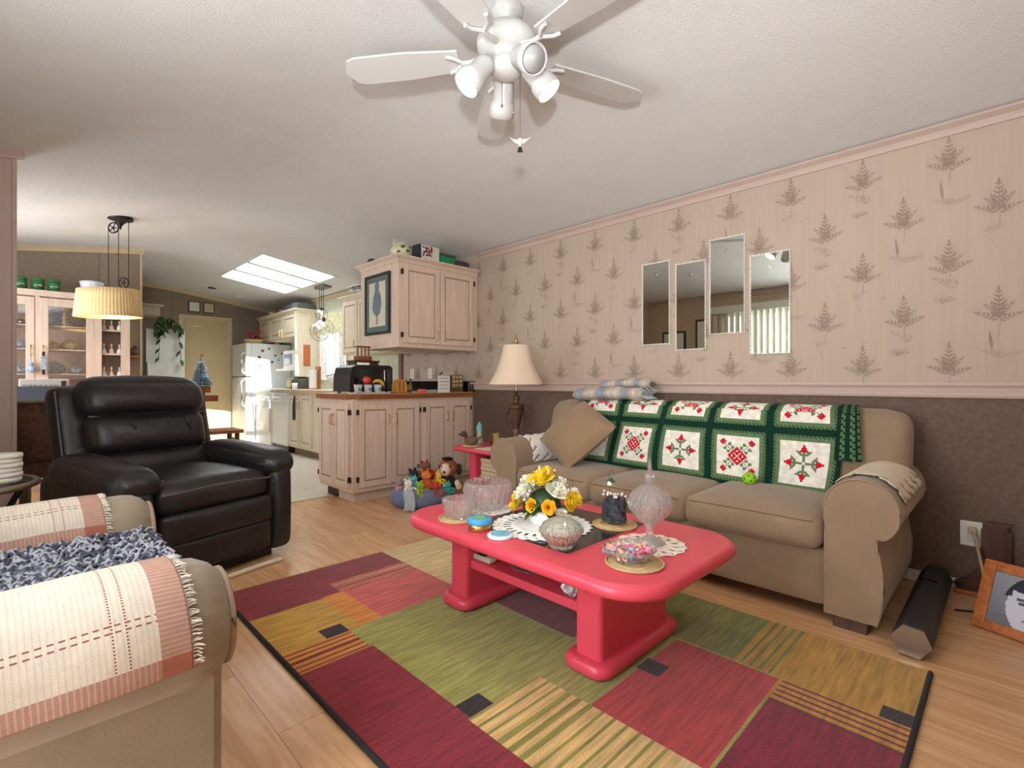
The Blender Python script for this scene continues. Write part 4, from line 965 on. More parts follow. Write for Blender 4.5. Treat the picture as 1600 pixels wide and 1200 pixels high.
# things on top of the upper cabinet
UT = UZ1+.046
vs_ = thing('leaf_jar', 'cream pottery jar with painted green leaves on top of the oak cabinet', 'jar', (2.46, 3.92, UT))
MB().lathe([(0, 0), (.055, 0), (.088, .04), (.092, .075), (.07, .112), (.045, .125), (.05, .14), (0, .145)], 28, (2.47, 3.93, UT)).build('body', M('cream_pottery', (222, 212, 180), .35, var=.06), vs_)
MB().tube([(2.40, 3.90, UT+.09), (2.37, 3.885, UT+.115), (2.365, 3.88, UT+.14), (2.40, 3.89, UT+.145)], .011, 8).build('spout', M('cream_pottery', (222, 212, 180)), vs_)
for a, z, L_ in ((-1.3, .06, .06), (-1.9, .09, .05), (-.9, .1, .045), (-2.3, .045, .04)):
    q = Vector((2.47+.094*math.cos(a), 3.93+.094*math.sin(a), UT+z)); tdir = Vector((-math.sin(a), math.cos(a), .35)).normalized(); nrm = Vector((math.cos(a), math.sin(a), 0)); up = tdir.cross(nrm)
    MB()._add([q+tdir*L_*t+up*w_*L_*.28 - nrm*abs(t)*.012 for t, w_ in ((-.5, 0), (-.15, 1), (.2, .8), (.5, 0), (.2, -.8), (-.15, -1))], [(0, 1, 2, 3, 4, 5)]).build('painted_leaf', M('leaf_paint', (66, 96, 52), .4), vs_, solid=.002)
b1 = thing('photo_box', 'white box with dark red flower print on the oak cabinet', 'box', (2.73, 3.88, UT))
MB().box((2.64, 3.84, UT), (2.84, 3.96, UT+.145)).build('box', M('box_white', (216, 208, 198), .6), b1, bevel=.003)
MB().box((2.615, 3.85, UT), (2.639, 3.97, UT+.15)).build('spine', M('spine_dark', (46, 50, 62), .5), b1)
mb = MB()
for k in range(26): mb.sph((2.655+R.random()*.10, 3.8395, UT+.05+R.random()*.085), (.011, .0015, .011), 6, 4)
mb.build('flower_print', M('flower_dark_red', (116, 44, 42), .6, var=.4, scale=60), b1)
b2 = thing('gift_tin', 'bright green rectangular tin with dark edging on the oak cabinet', 'tin', (2.94, 3.9, UT))
MB().box((2.86, 3.85, UT), (3.04, 3.95, UT+.105)).build('box', M('green_tin', (22, 140, 84), .4), b2, bevel=.006)
MB().box((2.855, 3.845, UT+.085), (3.045, 3.955, UT+.112)).build('lid', M('tin_dark', (70, 76, 62), .5, var=.4, scale=40), b2, bevel=.004)
tag(MB().rbox((3.14, 3.9, UT+.04), (.17, .11, .08), .03, 8).build('fabric_pouch', M('dark_fabric', (84, 66, 62), .9, var=.4, scale=50)), 'dark brown patterned fabric pouch on oak cabinet by the wall', 'pouch')
tag(MB().lathe([(0, 0), (.035, 0), (.045, .03), (.03, .06), (0, .07)], 14, (2.42, 4.36, UT)).build('black_bell', M('bell_dark', (62, 62, 56), .5)), 'small dark domed ornament at back corner of oak cabinet top', 'ornament')
# kitchen run along right wall
KX = 2.75
def base_cab(label, y0, y1, doors, mat=cabw):
    t = thing('base_cabinet', label, 'cabinet', ((KX+W)/2, (y0+y1)/2, 0))
    MB().box((KX, y0, .1), (W-.002, y1, .88)).build('body', mat, t, bevel=.003); MB().box((KX+.08, y0, 0), (W-.002, y1, .1)).build('toe_kick', M('kick', (150, 128, 106), .7), t)
    for a, b, h_ in doors: raised_door(t, 'X', a, b, .14, .84, KX, None, h_, mat)
base_cab('cream oak base cabinet under the kitchen window with blue towel on it', 6.30, 7.30, ((6.50, 6.88, 6.85), (6.90, 7.28, 6.93)))
tag(MB().grid(lambda u, v: (KX-.028-.006*math.sin(u*9), 7.02+.085*u*(.3+.7*min(1, v*3)), .83-.34*v), 8, 16).build('hand_towel', M('blue_towel', (46, 58, 84), .9, var=.5, scale=40), solid=.006), 'dark blue patterned towel hanging on the cream cabinet door', 'towel')
dw = thing('dishwasher', 'white dishwasher with control panel beneath the kitchen counter', 'dishwasher', (3.0, 7.64, 0))
MB().box((KX-.02, 7.31, .1), (W-.01, 7.93, .878)).build('body', fridge_m, dw, bevel=.006)
MB().box((KX-.035, 7.32, .73), (KX-.02, 7.92, .87)).build('control_panel', M('panel_white', (214, 218, 220), .35), dw, bevel=.004)
MB().tube([(KX-.05, 7.42, .80), (KX-.065, 7.62, .795), (KX-.05, 7.82, .80)], .008).build('handle', chrome, dw)
MB().box((KX, 7.33, 0), (W-.02, 7.91, .1)).build('toe_kick', black, dw)
rg2 = thing('kitchen_range', 'white kitchen range between dishwasher and refrigerator', 'stove', (3.0, 8.28, 0))
MB().box((KX-.03, 7.95, .0), (W-.01, 8.60, .905)).build('body', fridge_m, rg2, bevel=.006)
MB().box((KX-.042, 7.98, .25), (KX-.03, 8.57, .74)).build('oven_door', M('oven_glass', (200, 202, 202), .2), rg2, bevel=.004)
MB().tube([(KX-.045, 8.0, .78), (KX-.075, 8.02, .78), (KX-.075, 8.53, .78), (KX-.045, 8.55, .78)], .01).build('handle', fridge_m, rg2)
for y in (8.1, 8.45): 
    for x in (2.88, 3.12): MB().lathe([(0, 0), (.08, 0), (.08, .008), (.06, .012), (0, .01)], 20, (x, y, .905)).build('burner', black, rg2)
kc = tag(MB().box((KX-.03, 4.52, .88), (W-.002, 7.945, .918)).build('kitchen_countertop', countw, bevel=.004), 'long pale laminate kitchen countertop with tan edge below the window', 'countertop')
MB().box((KX-.036, 4.53, .885), (KX-.03, 7.94, .915)).build('edge_band', M('edge_tan', (196, 168, 128), .5), kc)
base_cab('cream oak base cabinet hidden behind the peninsula', 4.55, 6.29, ((4.7, 5.1, 5.07), (5.12, 5.5, 5.15)))
fr = thing('refrigerator', 'white top-freezer refrigerator with magnets beside the beige door', 'refrigerator', (2.94, 9.02, 0))
MB().box((2.66, 8.64, .03), (W-.01, 9.38, 1.65)).build('body', fridge_m, fr, bevel=.012)
MB().box((2.58, 8.645, .08), (2.66, 9.375, 1.10)).build('door', fridge_m, fr, bevel=.012)
MB().box((2.58, 8.645, 1.115), (2.66, 9.375, 1.648)).build('freezer_door', fridge_m, fr, bevel=.012)
for z0_, z1_ in ((.62, 1.07), (1.15, 1.5)): MB().tube([(2.58, 8.70, z0_), (2.535, 8.70, z0_+.04), (2.535, 8.70, z1_-.04), (2.58, 8.70, z1_)], .014).build('handle', fridge_m, fr)
MB().box((2.62, 8.67, 0), (W-.03, 9.35, .04)).build('grille', M('grille', (120, 118, 112), .6), fr)
mm = [M('magnet%d' % k, c, .5) for k, c in enumerate(((70, 74, 84), (150, 90, 70), (110, 130, 150), (60, 90, 70)))]
for k in range(9): MB().cyl((2.78+.05*(k*37 % 8), 8.64, 1.28+.036*(k*5 % 9)), (2.78+.05*(k*37 % 8), 8.633, 1.28+.036*(k*5 % 9)), .013+.006*(k % 3), n=8).build('magnet', mm[k % 4], fr)
kb = thing('flower_basket', 'woven basket of red flowers on top of the refrigerator', 'basket', (2.76, 8.85, 1.651))
MB().lathe([(0, 0), (.12, 0), (.15, .07), (.14, .07), (.11, .01), (0, .01)], 20, (2.76, 8.85, 1.651)).build('basket', straw, kb)
for k in range(9):
    a = k*.7; p = Vector((2.76+.09*math.cos(a), 8.85+.09*math.sin(a), 1.651+.11+.05*(k % 3))); leafmesh(MB(), (2.76, 8.85, 1.70), p-Vector((2.76, 8.85, 1.70)), .14, .025, .2).build('leaf', darkleaf, kb); 
    if k % 2 == 0: MB().sph(p, .028, 8, 6).build('bloom', M('red_bloom', (196, 40, 52), .6, var=.2, scale=40), kb)
jr = thing('cow_jar', 'small black and white patterned jar on the refrigerator', 'jar', (3.08, 8.72, 1.651))
MB().lathe([(0, 0), (.04, 0), (.045, .06), (.035, .08), (0, .085)], 16, (3.08, 8.72, 1.651)).build('jar', white_m, jr)
for k in range(5): MB().sph((3.08+.042*math.cos(k*1.3+2.4), 8.72+.042*math.sin(k*1.3+2.4), 1.68+.012*(k % 3)), .013, 6, 5).build('spot', black, jr)
# upper cabinets over fridge / microwave
mc = thing('wall_cabinet', 'cream oak upper cabinet with side panel above the microwave', 'cabinet', (3.1, 8.3, 1.64))
MB().box((2.94, 7.5, 1.68), (W-.002, 9.10, 2.07)).build('body', cabw, mc, bevel=.003)
MB().box((2.90, 7.47, 1.10), (W-.002, 7.50, 2.07)).build('side_panel', cabw, mc, bevel=.002)
for a, b, h_ in ((7.54, 8.02, 7.98), (8.05, 8.53, 8.09), (8.57, 9.05, 9.01)): raised_door(mc, 'X', a, b, 1.71, 2.04, 2.94, None, h_, cabw, hz=1.78)
cabcrown(mc, 2.93, W-.002, 7.47, 9.10, 2.05, cabw)
MB().box((2.92, 7.5, 1.20), (W-.002, 8.3, 1.225)).build('shelf', white_m, mc)
mw = thing('microwave', 'white microwave with dark side on the shelf below cream cabinet', 'microwave', (3.1, 7.85, 1.226))
MB().box((2.95, 7.54, 1.228), (W-.02, 8.02, 1.50)).build('body', M('mw_dark', (52, 62, 70), .4), mw, bevel=.006)
d_ = MB().box((2.93, 7.54, 1.228), (2.95, 8.02, 1.50)).build('door', white_m, mw, bevel=.003)
MB().box((2.926, 7.66, 1.29), (2.93, 7.98, 1.45)).build('window', M('mw_glass', (130, 150, 160), .1), d_)
tag(MB().box((3.02, 7.462, 1.26), (3.12, 7.47, 1.58)).build('wall_hanging', M('orange_tile', (190, 104, 58), .6, var=.2, scale=20), bevel=.002), 'terracotta orange hanging plaque on the cream cabinet side panel', 'plaque')
# shelf items above cabinets
tag(MB().box((2.98, 7.62, 2.116), (3.26, 8.2, 2.235)).build('storage_case', M('grey_case', (104, 106, 106), .5, var=.1), bevel=.01), 'grey flat storage case on top of cream kitchen cabinet', 'case')
for k, (y, c, lb) in enumerate(((8.55, (196, 72, 62), 'red tin on the cream kitchen cabinet beside refrigerator wall'), (8.8, (206, 214, 200), 'pale green tin on the cream kitchen cabinet next to red tin'), (8.35, (168, 176, 186), 'grey ceramic pot on cream kitchen cabinet by storage case'))):
    tag(MB().lathe([(0, 0), (.06, 0), (.065, .07), (.05, .085), (.02, .09), (0, .1)], 16, (3.05, y, 2.116)).build('kitchen_tin', M('ktin%d' % k, c, .5)), lb, 'tin')
# counter items by window
pt = thing('paper_towel', 'white paper towel roll on wooden holder by the kitchen window', 'paper towel', (3.0, 7.1, .918))
MB().cyl((2.98, 7.02, .93), (2.98, 7.02, 1.20), .058, n=20).build('roll', paper, pt)
MB().box((2.90, 6.93, .918), (3.06, 7.11, .93)).build('base', woodo, pt); MB().box((3.03, 6.93, .93), (3.05, 7.08, 1.24)).build('upright', woodo, pt)
pot = thing('slow_cooker', 'dark grey slow cooker with tan handle on kitchen counter', 'cooker', (3.0, 7.62, .918))
MB().lathe([(0, 0), (.13, 0), (.15, .03), (.155, .14), (.14, .155), (.10, .18), (.03, .19), (0, .19)], 28, (3.02, 7.62, .918)).build('body', M('cooker', (78, 76, 70), .35), pot)
MB().box((2.855, 7.56, .95), (2.875, 7.68, 1.04)).build('front_label', M('tan_label', (196, 170, 120), .5), pot); MB().sph((3.02, 7.62, 1.118), .02).build('knob', black, pot)
cft = thing('mug', 'white mug on kitchen counter beside the slow cooker', 'mug', (2.85, 7.38, .918))
MB().lathe([(0, 0), (.035, 0), (.04, .09), (.036, .09), (.032, .008), (0, .008)], 18, (2.85, 7.36, .918)).build('cup', white_m, cft); MB().tube([(2.85, 7.32, .99), (2.85, 7.295, .98), (2.85, 7.295, .95), (2.85, 7.32, .94)], .005).build('handle', white_m, cft)
fc2 = thing('faucet', 'chrome kitchen faucet at sink below the window', 'faucet', (3.15, 6.6, .918))
MB().cyl((3.15, 6.6, .918), (3.15, 6.6, .95), .03).tube([(3.15, 6.6, .94), (3.15, 6.6, 1.08), (3.08, 6.6, 1.13), (2.98, 6.6, 1.10)], .012).build('spout', chrome, fc2); MB().tube([(3.15, 6.66, .92), (3.15, 6.68, 1.0)], .01).build('lever', chrome, fc2)
cl = [M('curtain', (238, 238, 232), .9, var=.04), M('curtain_yellow', (222, 216, 176), .9, var=.25, scale=30)]
for k, (y0, y1, lb) in enumerate(((7.18, 7.46, 'white dotted curtain panel on the window side near microwave'), (6.60, 6.82, 'white dotted curtain panel on window side near oak cabinet'))):
    t = thing('curtain_panel', lb, 'curtain', (W-.03, (y0+y1)/2, 1.05))
    MB().grid(lambda u, v: (W-.035-.012*math.sin(u*18), y0+(y1-y0)*u, 1.05+.72*v), 24, 6).build('cloth', cl[0], t)
    for q in range(10): MB().sph((W-.05, y0+(y1-y0)*((q*.37) % 1), 1.1+.065*q), (.003, .008, .008), 6, 4).build('dot', black, t)
tag(MB().grid(lambda u, v: (W-.05-.014*math.sin(u*40), 6.56+.94*u, 1.74+.30*v-.03*abs(math.sin(u*12))*(1-v)), 50, 5).build('window_valance', cl[1]), 'yellow flowered gathered valance across the kitchen window top', 'valance')
# cream wall cabinet right of the window
wc2 = thing('wall_cabinet', 'cream narrow-door wall cabinet between kitchen window and oak cabinet', 'cabinet', (3.1, 5.4, 1.36))
MB().box((2.93, 4.6, 1.36), (W-.002, 6.02, 2.05)).build('body', cabw, wc2, bevel=.003)
for a, b in ((5.60, 5.98), (5.2, 5.58), (4.8, 5.18)): raised_door(wc2, 'X', a, b, 1.39, 2.02, 2.93, None, a+.04, cabw, hz=1.48)
cabcrown(wc2, 2.93, W-.002, 4.6, 6.02, 2.03, cabw)
for k in range(3): 
    t = thing('glass_canister', 'square clear glass canister on top of the cream wall cabinet', 'canister', (3.02, 5.55+.16*k, 2.096), 0, 'glass canisters on wall cabinet')
    MB().box((2.96, 5.49+.16*k, 2.096), (3.08, 5.61+.16*k, 2.21)).build('jar', Mglass('jar%d' % k, (240, 246, 250), .6), t, bevel=.006); MB().box((2.955, 5.485+.16*k, 2.21), (3.085, 5.615+.16*k, 2.226)).build('lid', white_m, t, bevel=.003)
# globe pendant
gp = thing('globe_pendant', 'three clear glass globe pendant light hanging over the kitchen sink', 'pendant light', (3.0, 6.75, cz(3.0)-.5))
zc = cz(3.0)
MB().box((2.94, 6.60, zc-.03), (3.06, 6.90, zc+.008)).build('canopy', M('pewter', (120, 110, 104), .4, .6), gp, bevel=.003)
for k, (y, x, dz, r) in enumerate(((6.84, 2.99, .62, .135), (6.75, 2.98, .40, .085), (6.66, 2.97, .60, .135))):
    MB().cyl((x, y, zc-.02), (x, y, zc-dz+r*.8), .004, n=6).build('cord', iron, gp); MB().cyl((x, y, zc-dz+r*.75), (x, y, zc-dz+r*1.15), .025, .018).build('socket', iron, gp)
    g_ = MB().sph((x, y, zc-dz), r, 28, 18).build('globe', bulbglass, gp)
    MB().tube([(x+r*1.005*math.cos(a*PI/16)*.71, y-r*1.005*math.cos(a*PI/16)*.70, zc-dz+r*1.005*math.sin(a*PI/16)) for a in range(32)], .003, 5, True).build('rim', iron, g_)
    MB().sph((x, y, zc-dz+r*.4), .028, 10, 8).build('bulb', M('clear_bulb', (250, 240, 214), .3, emit=.6), gp)
for k, (x, y) in enumerate(((2.55, 8.9),)):
    t = thing('recessed_light', 'small white recessed downlight in the kitchen ceiling near skylight', 'light', (x, y, cz(x)-.01)); MB().lathe([(.0, -.012), (.05, -.012), (.07, .0), (.07, .012), (0, .012)], 20, (x, y, cz(x))).build('trim_ring', white_m, t)
tag(MB().box((2.08, 8.7, cz(2.1)-.012), (2.2, 8.8, cz(2.08)+.01)).build('ceiling_vent', iron), 'small dark vent in kitchen ceiling near back wall', 'vent')
for k, (x, lb) in enumerate(((2.05, 'brown framed certificate above the beige door, left one'), (2.26, 'brown framed flower picture above the beige door'))):
    if k == 0: lb = 'brown framed white certificate above the beige door'
    t = thing('wall_picture', lb, 'picture', (x, YB, 2.2)); MB().box((x-.085, YB-.02, 2.17), (x+.085, YB, 2.35)).build('frame', woodd, t); MB().box((x-.07, YB-.022, 2.185), (x+.07, YB-.019, 2.335)).build('print', M('cert%d' % k, [(232, 232, 224), (206, 196, 160)][k], .8, var=[.03, .3][k], scale=40), t)
# freezer with plant
fz = thing('upright_freezer', 'plain white upright freezer with trailing plant on top', 'freezer', (1.5, 8.85, 0))
MB().box((1.25, 8.62, .03), (1.735, 9.2, 1.78)).build('body', fridge_m, fz, bevel=.008); MB().box((1.25, 8.58, .06), (1.735, 8.62, 1.775)).build('door', M('freezer_door', (218, 218, 208), .4), fz, bevel=.006)
MB().box((1.255, 8.575, .06), (1.268, 8.58, 1.77)).build('gasket', black, fz); MB().cyl((1.29, 8.56, 1.0), (1.29, 8.56, 1.3), .012).build('handle', fridge_m, fz); MB().box((1.28, 8.64, 0), (1.7, 9.18, .035)).build('plinth', black, fz)
hp = thing('trailing_plant', 'trailing green pothos in a pot on top of the white freezer', 'plant', (1.5, 8.7, 1.781))
MB().lathe([(0, 0), (.07, 0), (.09, .12), (.08, .12), (.06, .02), (0, .02)], 18, (1.5, 8.72, 1.781)).build('pot', M('terracotta', (150, 92, 66), .7), hp)
def vine(mb, pts): mb.tube(pts, .004, 4)
for k in range(9):
    a = -PI/2+R.uniform(-1.5, 1.3); L_ = R.uniform(.12, .3); dz = R.uniform(.05, .75) if k % 2 else R.uniform(0, .2)
    p0 = Vector((1.5, 8.72, 1.9)); p1 = Vector((1.5+L_*math.cos(a)*.8, 8.70-.16, 1.86+R.uniform(0, .06))); p2 = p1+Vector((R.uniform(-.05, .05), -.03, -.03-dz)); pts = [p0, (p0+p1)/2+Vector((0, 0, .06)), p1, (p1+p2)/2+Vector((0, -.01, 0)), p2]
    mb = MB(); vine(mb, pts); mb.build('vine', leafm, hp)
    for q in range(9):
        t = (q+.5)/9*4; i = int(t); p = pts[i].lerp(pts[min(4, i+1)], t-i); b_ = R.uniform(0, 6.28); leafmesh(MB(), p, (math.cos(b_)*.6, -.35, -.8), R.uniform(.07, .11), .03, .2, 4).build('leaf', leafm if q % 3 else darkleaf, hp)
sp_ = thing('spider_plant', 'small spider plant with thin arching leaves near white freezer', 'plant', (1.22, 7.6, 0))
MB().lathe([(0, 0), (.17, 0), (.17, .02), (.02, .03), (.02, .80), (.15, .82), (.15, .84), (0, .84)], 20, (1.22, 7.6, 0)).build('stand', woodd, sp_); MB().lathe([(0, .84), (.06, .84), (.085, .96), (.075, .96), (0, .95)], 16, (1.22, 7.6, 0)).build('pot', M('clay', (170, 110, 80), .7), sp_)
for k in range(22): a = k*.9; leafmesh(MB(), (1.22, 7.6, .95), (math.cos(a), math.sin(a), 1.5+R.random()), R.uniform(.2, .3), .007, .8, 8).build('leaf', M('spider_leaf', (112, 128, 84), .5, var=.2), sp_)
tag(MB().box((1.02, 9.1, 2.02), (1.52, YB-.003, 2.16)).box((.99, 9.05, 2.16), (1.56, YB-.003, 2.19)).box((1.04, 9.12, 0), (1.24, YB-.003, 2.02)).build('tall_cabinet', cabw, bevel=.004), 'tall cream cabinet with crown moulding behind the white freezer', 'cabinet')

# ================================================================= DINING
HY = 6.55
hu = thing('china_hutch', 'pickled oak china hutch with glass doors and side shelves', 'hutch', (.2, 6.75, 0))
HX0, HX1, HZ = -.42, .83, 1.9
MB().box((HX0, 6.93, .8), (HX1, 6.965, HZ)).build('back_panel', cab, hu)
MB().box((HX0, HY-.10, 0), (HX1, 6.965, .84)).build('base', cab, hu, bevel=.004)
for x in (HX0, .545, HX1-.03): MB().box((x, HY+.01, .84), (x+.03, 6.94, HZ)).build('divider', cab, hu)
MB().box((HX0-.02, HY-.03, HZ-.06), (HX1+.015, 6.965, HZ)).build('top', cab, hu, bevel=.006)
for a, b in ((-.36, .105), (.142, .54)):
    d_ = MB().box((a, HY-.012, .86), (a+.06, HY+.01, HZ-.07)).box((b-.06, HY-.012, .86), (b, HY+.01, HZ-.07)).box((a+.06, HY-.012, .86), (b-.06, HY+.01, .93)).box((a+.06, HY-.012, HZ-.15), (b-.06, HY+.01, HZ-.07)).build('door', cab, hu, bevel=.003)
    MB().box((a+.06, HY-.002, .93), (b-.06, HY+.002, HZ-.15)).build('pane', cabglass, d_)
    MB().tube([(b-.025 if a < 0 else a+.025, HY-.012, 1.27), (b-.025 if a < 0 else a+.025, HY-.035, 1.28), (b-.025 if a < 0 else a+.025, HY-.035, 1.36), (b-.025 if a < 0 else a+.025, HY-.012, 1.37)], .005).build('handle', brass, d_)
MB().box((.105, HY-.005, .84), (.142, HY+.015, HZ-.06)).build('stile', cab, hu); MB().box((.54, HY-.012, .84), (.60, HY+.01, HZ-.06)).build('stile', cab, hu); MB().box((HX1-.075, HY-.012, .84), (HX1, HY+.01, HZ-.06)).build('stile', cab, hu)
for z in (1.09, 1.33, 1.56): MB().box((HX0+.03, HY+.04, z), (.545, 6.93, z+.012)).build('shelf', cab, hu)
for z in (1.06, 1.30, 1.545): MB().box((.575, HY+.02, z), (HX1-.03, 6.93, z+.016)).build('shelf', cab, hu)
names = ['white hand bell on the lowest visible open hutch shelf', 'white hand bell on the middle open hutch shelf', 'white hand bell on the top open hutch shelf']
bell_w = M('porcelain', (236, 232, 226), .3, var=.1, scale=60); bell_b = M('porcelain_blue', (190, 200, 206), .3, var=.2, scale=60); bell_r = M('porcelain_rose', (222, 190, 172), .3, var=.2, scale=60)
for r_, z in enumerate((1.0765, 1.3165, 1.5615)):
    for k, x in enumerate((.625, .685, .75)):
        t = thing('hand_bell', [['pale blue', 'rose tinted', 'plain white'][k]+' porcelain hand bell on the '+q for q in ('lowest visible open hutch shelf', 'middle open hutch shelf', 'top open hutch shelf')][r_], 'bell', (x, HY+.06, z), 0, 'porcelain bells on hutch shelves')
        MB().lathe([(.001, .0), (.026, 0), (.024, .012), (.017, .04), (.008, .055), (0, .056)], 16, (x, HY+.06, z)).build('bell', (bell_b, bell_r, bell_w)[k], t); MB().lathe([(.005, .053), (.004, .07), (.008, .08), (.004, .1), (0, .102)], 10, (x, HY+.06, z)).build('handle', bell_w, t)
china = M('blue_china', (150, 162, 178), .3, var=.5, scale=45); gold_c = M('gold_china', (190, 170, 120), .3, var=.4, scale=45)
for k, (x, z, r, nm_, lb) in enumerate(((.25, 1.103, .09, 'soup_tureen', 'blue and white patterned tureen in the glazed hutch door section'), (.42, 1.103, .06, 'sugar_bowl', 'blue and white lidded sugar bowl beside the tureen in hutch'), (.24, 1.343, .06, 'teapot', 'gold patterned china pot on the hutch middle shelf'), (.37, 1.343, .075, 'serving_bowl', 'gold and cream patterned bowl on the hutch middle shelf'),
        (.02, 1.103, .06, 'china_jar', 'blue and white jar behind the hutch door beside partition'), (.02, 1.343, .06, 'china_bowl', 'grey patterned bowl behind the hutch door beside partition'), (.02, 1.573, .045, 'crystal_goblet', 'sparkling crystal goblet on top shelf behind hutch door'))):
    tag(MB().lathe([(0, 0), (r*.6, 0), (r*.95, r*.35), (r, r*.7), (r*.8, r*1.0), (r*.35, r*1.3), (r*.12, r*1.4), (0, r*1.5)], 20, (x, HY+.2, z)).build(nm_, china if k in (0, 1, 4, 5) else (gold_c if k < 4 else chrome)), lb, 'china')
for k in range(2): 
    t = thing('china_plate', ['grey patterned plate standing at hutch back, upper shelf near stile', 'grey patterned plate standing at hutch back, upper shelf near bells'][k], 'plate', (.27+.14*k, 6.88, 1.573)); MB().lathe([(0, 0), (.06, .0), (.105, .012), (.105, .016), (0, .006)], 28).xf(T(.27+.14*k, 6.9, 1.68) @ RX(PI/2-.12)).build('plate', china, t)
hs = thing('hanging_ornament', 'blue and white ribbon ornament hanging from hutch door handle', 'ornament', (.167, HY-.04, 1.1))
MB().box((.150, HY-.045, 1.14), (.186, HY-.036, 1.27)).build('panel', china, hs); MB().box((.158, HY-.046, 1.27), (.178, HY-.036, 1.31)).build('top', black, hs); MB().box((.158, HY-.046, 1.09), (.178, HY-.036, 1.14)).build('tassel', black, hs)
tag(MB().tube([(.08, HY-.045, 1.27), (.08, HY-.046, 1.21)], .003).sph((.08, HY-.05, 1.19), .02, 12, 8).lathe([(0, -.07), (.03, -.06), (.024, -.03), (.008, 0)], 12, (.085, HY-.05, 1.18)).build('glass_bell', M('blue_glass', (150, 170, 214), .1, var=.2)), 'blue glass bell hanging from the hutch door handle', 'ornament')
sh_ = thing('corner_figurine', 'dark horse figurine on a small wall shelf beside the hutch', 'figurine', (.9, 6.9, 1.31)); MB().box((.85, 6.87, 1.30), (.965, 6.978, 1.315)).build('shelf', woodo, sh_); MB().sph((.905, 6.92, 1.36), (.04, .022, .045), 12, 8).sph((.925, 6.91, 1.41), (.025, .016, .02), 10, 6).build('figure', M('horse', (88, 66, 56), .5, var=.4, scale=40), sh_)
cang = M('green_enamel', (54, 116, 66), .3, var=.06)
for k, x in enumerate((.01, .13, .245)):
    t = thing('canister', 'green enamel canister on the hutch top '+['against the partition edge', 'between the two other canisters', 'closest to the pulley pendant'][k], 'canister', (x, 6.62, HZ), 0)
    MB().lathe([(0, 0), (.048, 0), (.048, .10), (0, .10)], 24, (x, 6.62, HZ)).build('body', cang, t); MB().lathe([(.05, .095), (.05, .112), (.04, .12), (0, .12)], 24, (x, 6.62, HZ)).build('lid', cang, t)
    MB().tube([(x-.026+.0052*i, 6.5712+.0018*abs(i-5)/5, HZ+.05+.005*math.sin(i*2.3+k)) for i in range(11)], .0028, 4).build('lettering', white_m, t)
tn2 = thing('china_tureen', 'white oval dish with blue pattern on hutch top behind pendant', 'dish', (.52, 6.62, HZ)); MB().lathe([(0, 0), (.06, 0), (.085, .06), (.095, .12), (.1, .135), (.08, .145), (0, .15)], 24, (.53, 6.62, HZ)).build('dish', M('white_blue', (214, 224, 230), .3, var=.12, scale=25), tn2)
# pulley pendant
pp = thing('pulley_pendant', 'cream pleated oval pendant shade on black iron pulleys over dining table', 'pendant light', (.64, 5.59, 1.55))
pc = Vector((.64, 5.59, cz(.64)))
MB().lathe([(.0, .012), (.095, .012), (.095, -.012), (.06, -.022), (.03, -.045), (.012, -.07), (.006, -.1), (0, -.102)], 24, pc).build('canopy', iron, pp)
def wheel(mb, c, r):
    d1 = Vector((.71, -.70, 0)); mb.tube([c+d1*r*math.cos(a*PI/10)+Vector((0, 0, r*math.sin(a*PI/10))) for a in range(20)], .006, 5, True)
    for a in range(5): mb.cyl(c, c+d1*r*math.cos(a*1.257)+Vector((0, 0, r*math.sin(a*1.257))), .004, n=5)
    mb.sph(c, .012, 8, 6); return mb
d1 = Vector((.71, -.70, 0)); w1_ = pc-d1*.06+Vector((0, 0, -.085)); w2_ = pc+d1*.03+Vector((0, 0, -.575))
wheel(MB(), w1_, .045).build('upper_pulley', iron, pp); wheel(MB(), w2_, .045).build('lower_pulley', iron, pp)
MB().tube([w1_-d1*.045, w1_-d1*.045+Vector((0, 0, -.62))], .003, 5).tube([w1_+d1*.045, w2_-d1*.045], .003, 5).tube([w2_+d1*.045, pc+d1*.075+Vector((0, 0, -.02))], .003, 5).build('cord', iron, pp)
zt_ = pc.z-.655
def shade(u, v):
    a = 2*PI*u; r = (.212-.02*v)*(1+.012*math.sin(a*60)); p = d1*(r*1.35*math.cos(a))+Vector((.70, .71, 0))*(r*.75*math.sin(a)); sup = 1
    return Vector((pc.x, pc.y, zt_-.225+.245*v))+p+Vector((-.075, .075, 0))
sd = MB().grid(shade, 240, 4).build('shade', M('pleated_shade', (232, 200, 146), .9, var=.05, scale=20), pp, solid=.003)
MB().tube([w2_+Vector((0, 0, -.045)), Vector((pc.x+.02, pc.y-.02, zt_-.0))], .006).tube([shade(.0, 1), (pc.x, pc.y, zt_), shade(.5, 1)], .004).build('spider', iron, pp)
MB().sph((pc.x-.075, pc.y+.075, zt_-.10), .035).build('bulb', M('pendant_bulb', (255, 226, 176), .5, emit=5), pp)
light('pendant_lamp', 'POINT', (pc.x-.075, pc.y+.075, zt_-.17), 5, (1, .85, .65), shadow_soft_size=.04)
